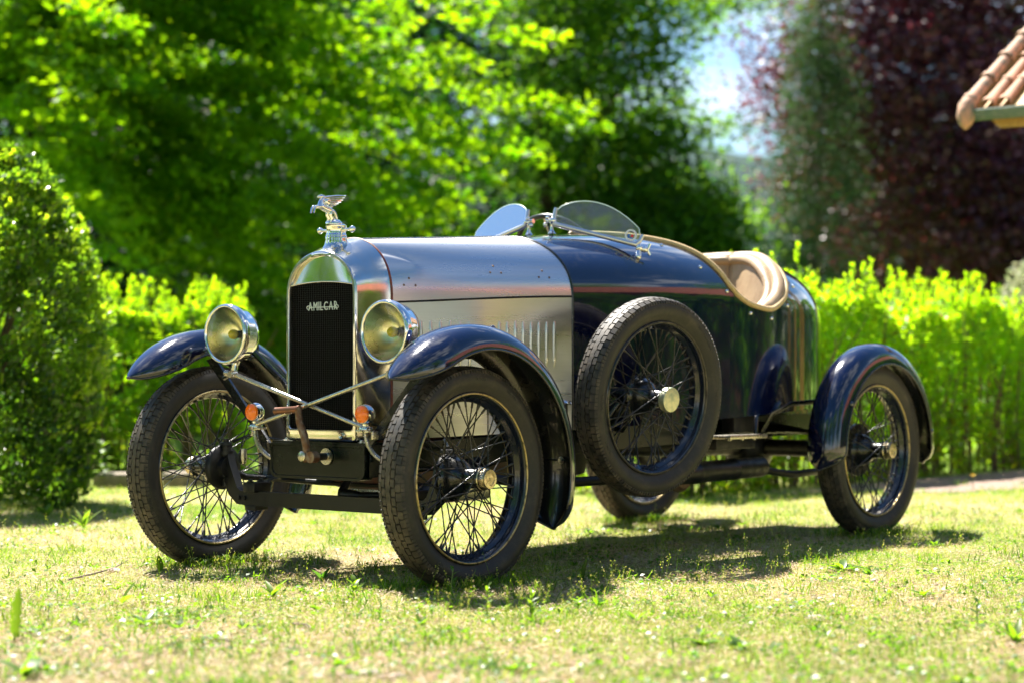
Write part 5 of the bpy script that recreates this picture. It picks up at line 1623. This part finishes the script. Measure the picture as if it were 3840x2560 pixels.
# ---- leafy weeds
def leaf_blade(L, W, curl=.25, fold=.12, teeth=0, n=9):
    t = np.linspace(0, 1, n)
    w = W * np.sin(np.clip(t, 0, 1) ** .8 * math.pi) ** .8 * .5
    w[0] = .0012; w[-1] = .0002
    if teeth: w = w * (1 - .28 * (np.arange(n) % 2))
    z = -curl * L * t ** 2
    P = np.stack([np.stack([t * L, -w, z + fold * w * 2], -1), np.stack([t * L, 0 * w, z], -1), np.stack([t * L, w, z + fold * w * 2], -1)], 1)
    return P
LW = {}
for k, c in (('y', ((.06, .12, .012), (.30, .52, .014))), ('g', ((.03, .08, .012), (.10, .28, .012)))):
    m, nn_, ll_, pp_ = nodes_of('weed_leaf_' + ('yellowish' if k == 'y' else 'green'))
    f_ = noise(nn_, ll_, 25, 4)
    ll_.new(ramp(nn_, ll_, f_, [(.35, tuple(v * .8 for v in c[0])), (.65, tuple(v * 1.2 for v in c[0]))]), pp_.inputs['Base Color'])
    pp_.inputs['Roughness'].default_value = .4
    t_ = nn_.new("ShaderNodeBsdfTranslucent"); t_.inputs[0].default_value = (*c[1], 1)
    x_ = nn_.new("ShaderNodeMixShader"); x_.inputs[0].default_value = .5
    ll_.new(pp_.outputs[0], x_.inputs[1]); ll_.new(t_.outputs[0], x_.inputs[2]); ll_.new(x_.outputs[0], nn_["Material Output"].inputs[0])
    LW[k] = m
STEM = mat('weed_stem', (.14, .20, .05), .6)
def weed(label, gx, gy, spec, stem=None, mk='y', cat='weed'):
    """spec: list of (height on stem, azimuth deg, tilt up deg, length, width, curl, teeth)"""
    r = tag(empty('weed', G1(gx, gy)), label, cat, 'broad leaved weeds in the lawn')
    if stem:
        MB().tube([(0, 0, 0), (stem * .08, 0, stem * .5), (stem * .05, stem * .05, stem)], [.0022, .0018, .001], 5).obj('stem', STEM, r)
    for hh, az, tilt, L, W, cu, te in spec:
        o = MB().grid(leaf_blade(L, W, cu, .15, te, 13 if te else 9)).obj('leaf', LW[mk], r, smooth=60)
        o.location = (0, 0, hh + .003); o.rotation_euler = Euler((0, -R(tilt), R(az)), 'XYZ')
    return r
def rosette(n, L, W, tilt, seed, curl=.4, te=0):
    q = np.random.default_rng(seed)
    return [(.002, 360 * i / n + q.normal() * 14, tilt + q.normal() * 12, L * (.7 + .5 * q.random()), W * (.8 + .4 * q.random()), curl, te) for i in range(n)]
def tower(n, h, L, W, seed, tilt=35):
    q = np.random.default_rng(seed)
    return [(h * (i + .5) / n, 137.5 * i, tilt + q.normal() * 10, L * (1.1 - .5 * i / n), W, .35, 0) for i in range(n)]
IMG = lambda px, py: ((px - 1176) / 4680 * (3028 / (py - 844)) + .564, 3028 / (py - 844) - 6.377)   # lawn survey: plot reading to garden coordinates
weeds = [
 ('upright serrated leaf at the lower left corner of the lawn', (39, 1478), [(.01, 200, 84, .125, .036, .05, 1), (.0, 120, 15, .07, .022, .3, 0), (.0, -30, 25, .06, .02, .3, 0)], .03, 'y'),
 ('long flat leaves lying beside the upright serrated leaf', (92, 1466), [(.004, 140, 28, .085, .024, .3, 0), (.004, 60, 18, .06, .02, .3, 0), (.004, 250, 30, .07, .022, .4, 0)], None, 'y'),
 ('blurred broad leaves in the extreme lower left corner', (62, 1560), rosette(5, .085, .034, 48, 3), None, 'y'),
 ('pair of broad leaves in front of the left front tyre', (283, 1392), [(.005, 160, 66, .075, .022, .2, 0), (.005, 75, 38, .085, .026, .3, 0), (.005, -20, 20, .05, .02, .4, 0)], None, 'y'),
 ('single upright leaf against the left front tyre', (371, 1315), [(.0, 30, 78, .062, .024, .15, 0), (.0, 150, 30, .04, .016, .3, 0)], None, 'y'),
 ('leafy clump at the edge of the shade between the front tyres', (628, 1374), rosette(7, .062, .022, 50, 5), None, 'y'),
 ('two shaded leaves under the front axle', (742, 1335), [(.0, 100, 65, .055, .026, .2, 0), (.0, -10, 55, .055, .028, .2, 0), (.0, 200, 40, .04, .02, .3, 0)], None, 'g'),
 ('small bright leafy sprig left of the nearest front tyre', (815, 1376), tower(8, .05, .042, .016, 6, 50), .05, 'y'),
 ('thin sprig in front of the nearest front tyre', (1042, 1372), tower(9, .085, .034, .009, 7, 50), .085, 'g'),
 ('tall narrow sprig at the shadow edge in front of the nearest tyre', (1122, 1420), tower(10, .08, .032, .010, 8, 60), .08, 'y'),
 ('bushy upright sprig right of the nearest front tyre', (1222, 1432), tower(14, .075, .036, .011, 9, 58), .075, 'y'),
 ('small yellowish sprig at the corner of the car shadow', (1330, 1408), tower(7, .035, .032, .015, 10, 45), .035, 'y'),
 ('dark dock leaf standing in the shade of the spare wheel', (1338, 1338), [(.0, 80, 80, .08, .024, .1, 1), (.0, 200, 30, .04, .018, .3, 0)], None, 'g'),
 ('wide bright rosette at the edge of the long shadow', (1936, 1312), rosette(16, .082, .028, 30, 11, .5), None, 'y'),
 ('round leaved patch at the bottom right of centre', (1614, 1488), rosette(13, .046, .030, 38, 12, .4), None, 'y'),
 ('round leaved patch next to the one at the bottom right of centre', (1700, 1494), rosette(9, .044, .026, 35, 13, .4), None, 'y'),
 ('low leafy patch on the right side of the lawn', (2120, 1374), rosette(12, .05, .018, 30, 14, .4), None, 'y'),
 ('upright sprig on the right side of the lawn', (2244, 1425), tower(8, .05, .034, .012, 15, 40), .05, 'g'),
 ('sprig with narrow leaves in the lower left of the lawn', (337, 1440), rosette(8, .055, .018, 40, 16, .3), None, 'y'),
 ('broad rosette in front of the box bush', (110, 1190), rosette(9, .08, .026, 55, 17, .3), None, 'y'),
 ('upright leaves between box bush and left front tyre', (195, 1215), rosette(7, .09, .022, 62, 18, .3), None, 'y'),
 ('bright young sapling behind the left front tyre', (236, 1118), tower(16, .24, .085, .034, 19, 28), .26, 'y'),
 ('yellow green seedling near the grass at the bottom centre', (560, 1450), rosette(7, .04, .014, 40, 20, .3), None, 'y'),
 ('small leafy weed in the lower right corner', (2330, 1480), rosette(9, .06, .02, 50, 21, .3), None, 'y'),
]
for lab, pxy, spec, stem, mk in weeds:
    weed(lab, *IMG(*pxy), spec, stem, mk)

# ---- daisies and a dandelion
pet_m = mat('white_petal', (.80, .80, .78), .5)
yel_m = mat('yellow_flower_centre', (.80, .50, .01), .6)
dan_m = mat('yellow_dandelion_petal', (.85, .60, .01), .5)
pet_me = MB().grid(leaf_blade(.0085, .0032, .05, .05)).mesh('petal', pet_m, smooth=60)
dis_me = MB().sphere((0, 0, 0), .0036, 10, (1, 1, .55)).mesh('flower_centre', yel_m, smooth=80)
for lab, pxy, hh in (('daisy with a tall stem, leftmost of the row by the shade', (560, 1398), .030), ('daisy second from the left in the row by the shade', (586, 1400), .034), ('daisy third from the left in the row by the shade', (614, 1392), .032), ('daisy at the right end of the row by the shade', (646, 1392), .031), ('lone daisy at the lower left of the lawn', (167, 1440), .022), ('lone daisy at the lit edge of the long shadow', (1628, 1335), .030)):
    r = tag(empty('daisy', G1(*IMG(*pxy))), lab, 'flower', 'daisies in the lawn')
    MB().tube([(0, 0, 0), (.001, 0, hh * .6), (0, 0, hh)], .0008, 5).obj('stem', STEM, r)
    inst('flower_centre', dis_me, r, (0, 0, hh + .001))
    for i in range(14):
        inst('petal', pet_me, r, (0, 0, hh), (0, R(-8), i * 2 * math.pi / 14))
r = tag(empty('dandelion', G1(*IMG(2235, 1126))), 'yellow dandelion standing beside the gravel path at the right', 'flower')
MB().tube([(0, 0, 0), (.004, 0, .04), (0, 0, .080)], .002, 6).obj('stem', STEM, r)
hd_ = MB()
for k_, (n_, L_, ti_) in enumerate(((18, .019, 12), (14, .015, 38), (9, .010, 65))):
    for i in range(n_):
        a = i * 2 * math.pi / n_ + k_
        e_ = np.array(Euler((0, -R(ti_), a)).to_matrix())
        hd_.grid(leaf_blade(L_, .004, .1, .05, 0, 5) @ e_.T + np.array([0, 0, .08]))
tag(hd_.obj('flower_head', dan_m, r, smooth=60), kind='stuff')

# ---- dry twigs
tw_m = mat('dry_grey_twig', (.20, .15, .11), .85, 0, 0, base2=(.10, .075, .055), scale=60)
for lab, pts in (('long thin dry twig lying left of the front tyre', [(160, 1338), (215, 1328), (262, 1312), (297, 1295)]), ('short dry twig on the grass at the bottom centre', [(675, 1440), (705, 1446), (720, 1452)]), ('dark short twig on the grass at the lower left', [(468, 1470), (520, 1482), (545, 1487)])):
    P = [G1(*IMG(*q), .012 + .004 * (i % 2)) for i, q in enumerate(pts)]
    o0 = P[0].copy(); o0.z = 0
    t_ = MB().tube([tuple(q - o0) for q in P], [.0032, .003, .0026, .0016][:len(P)], 6)
    o = t_.obj('twig', tw_m); o.location = o0
    tag(o, lab, 'twig', 'dry twigs on the lawn')
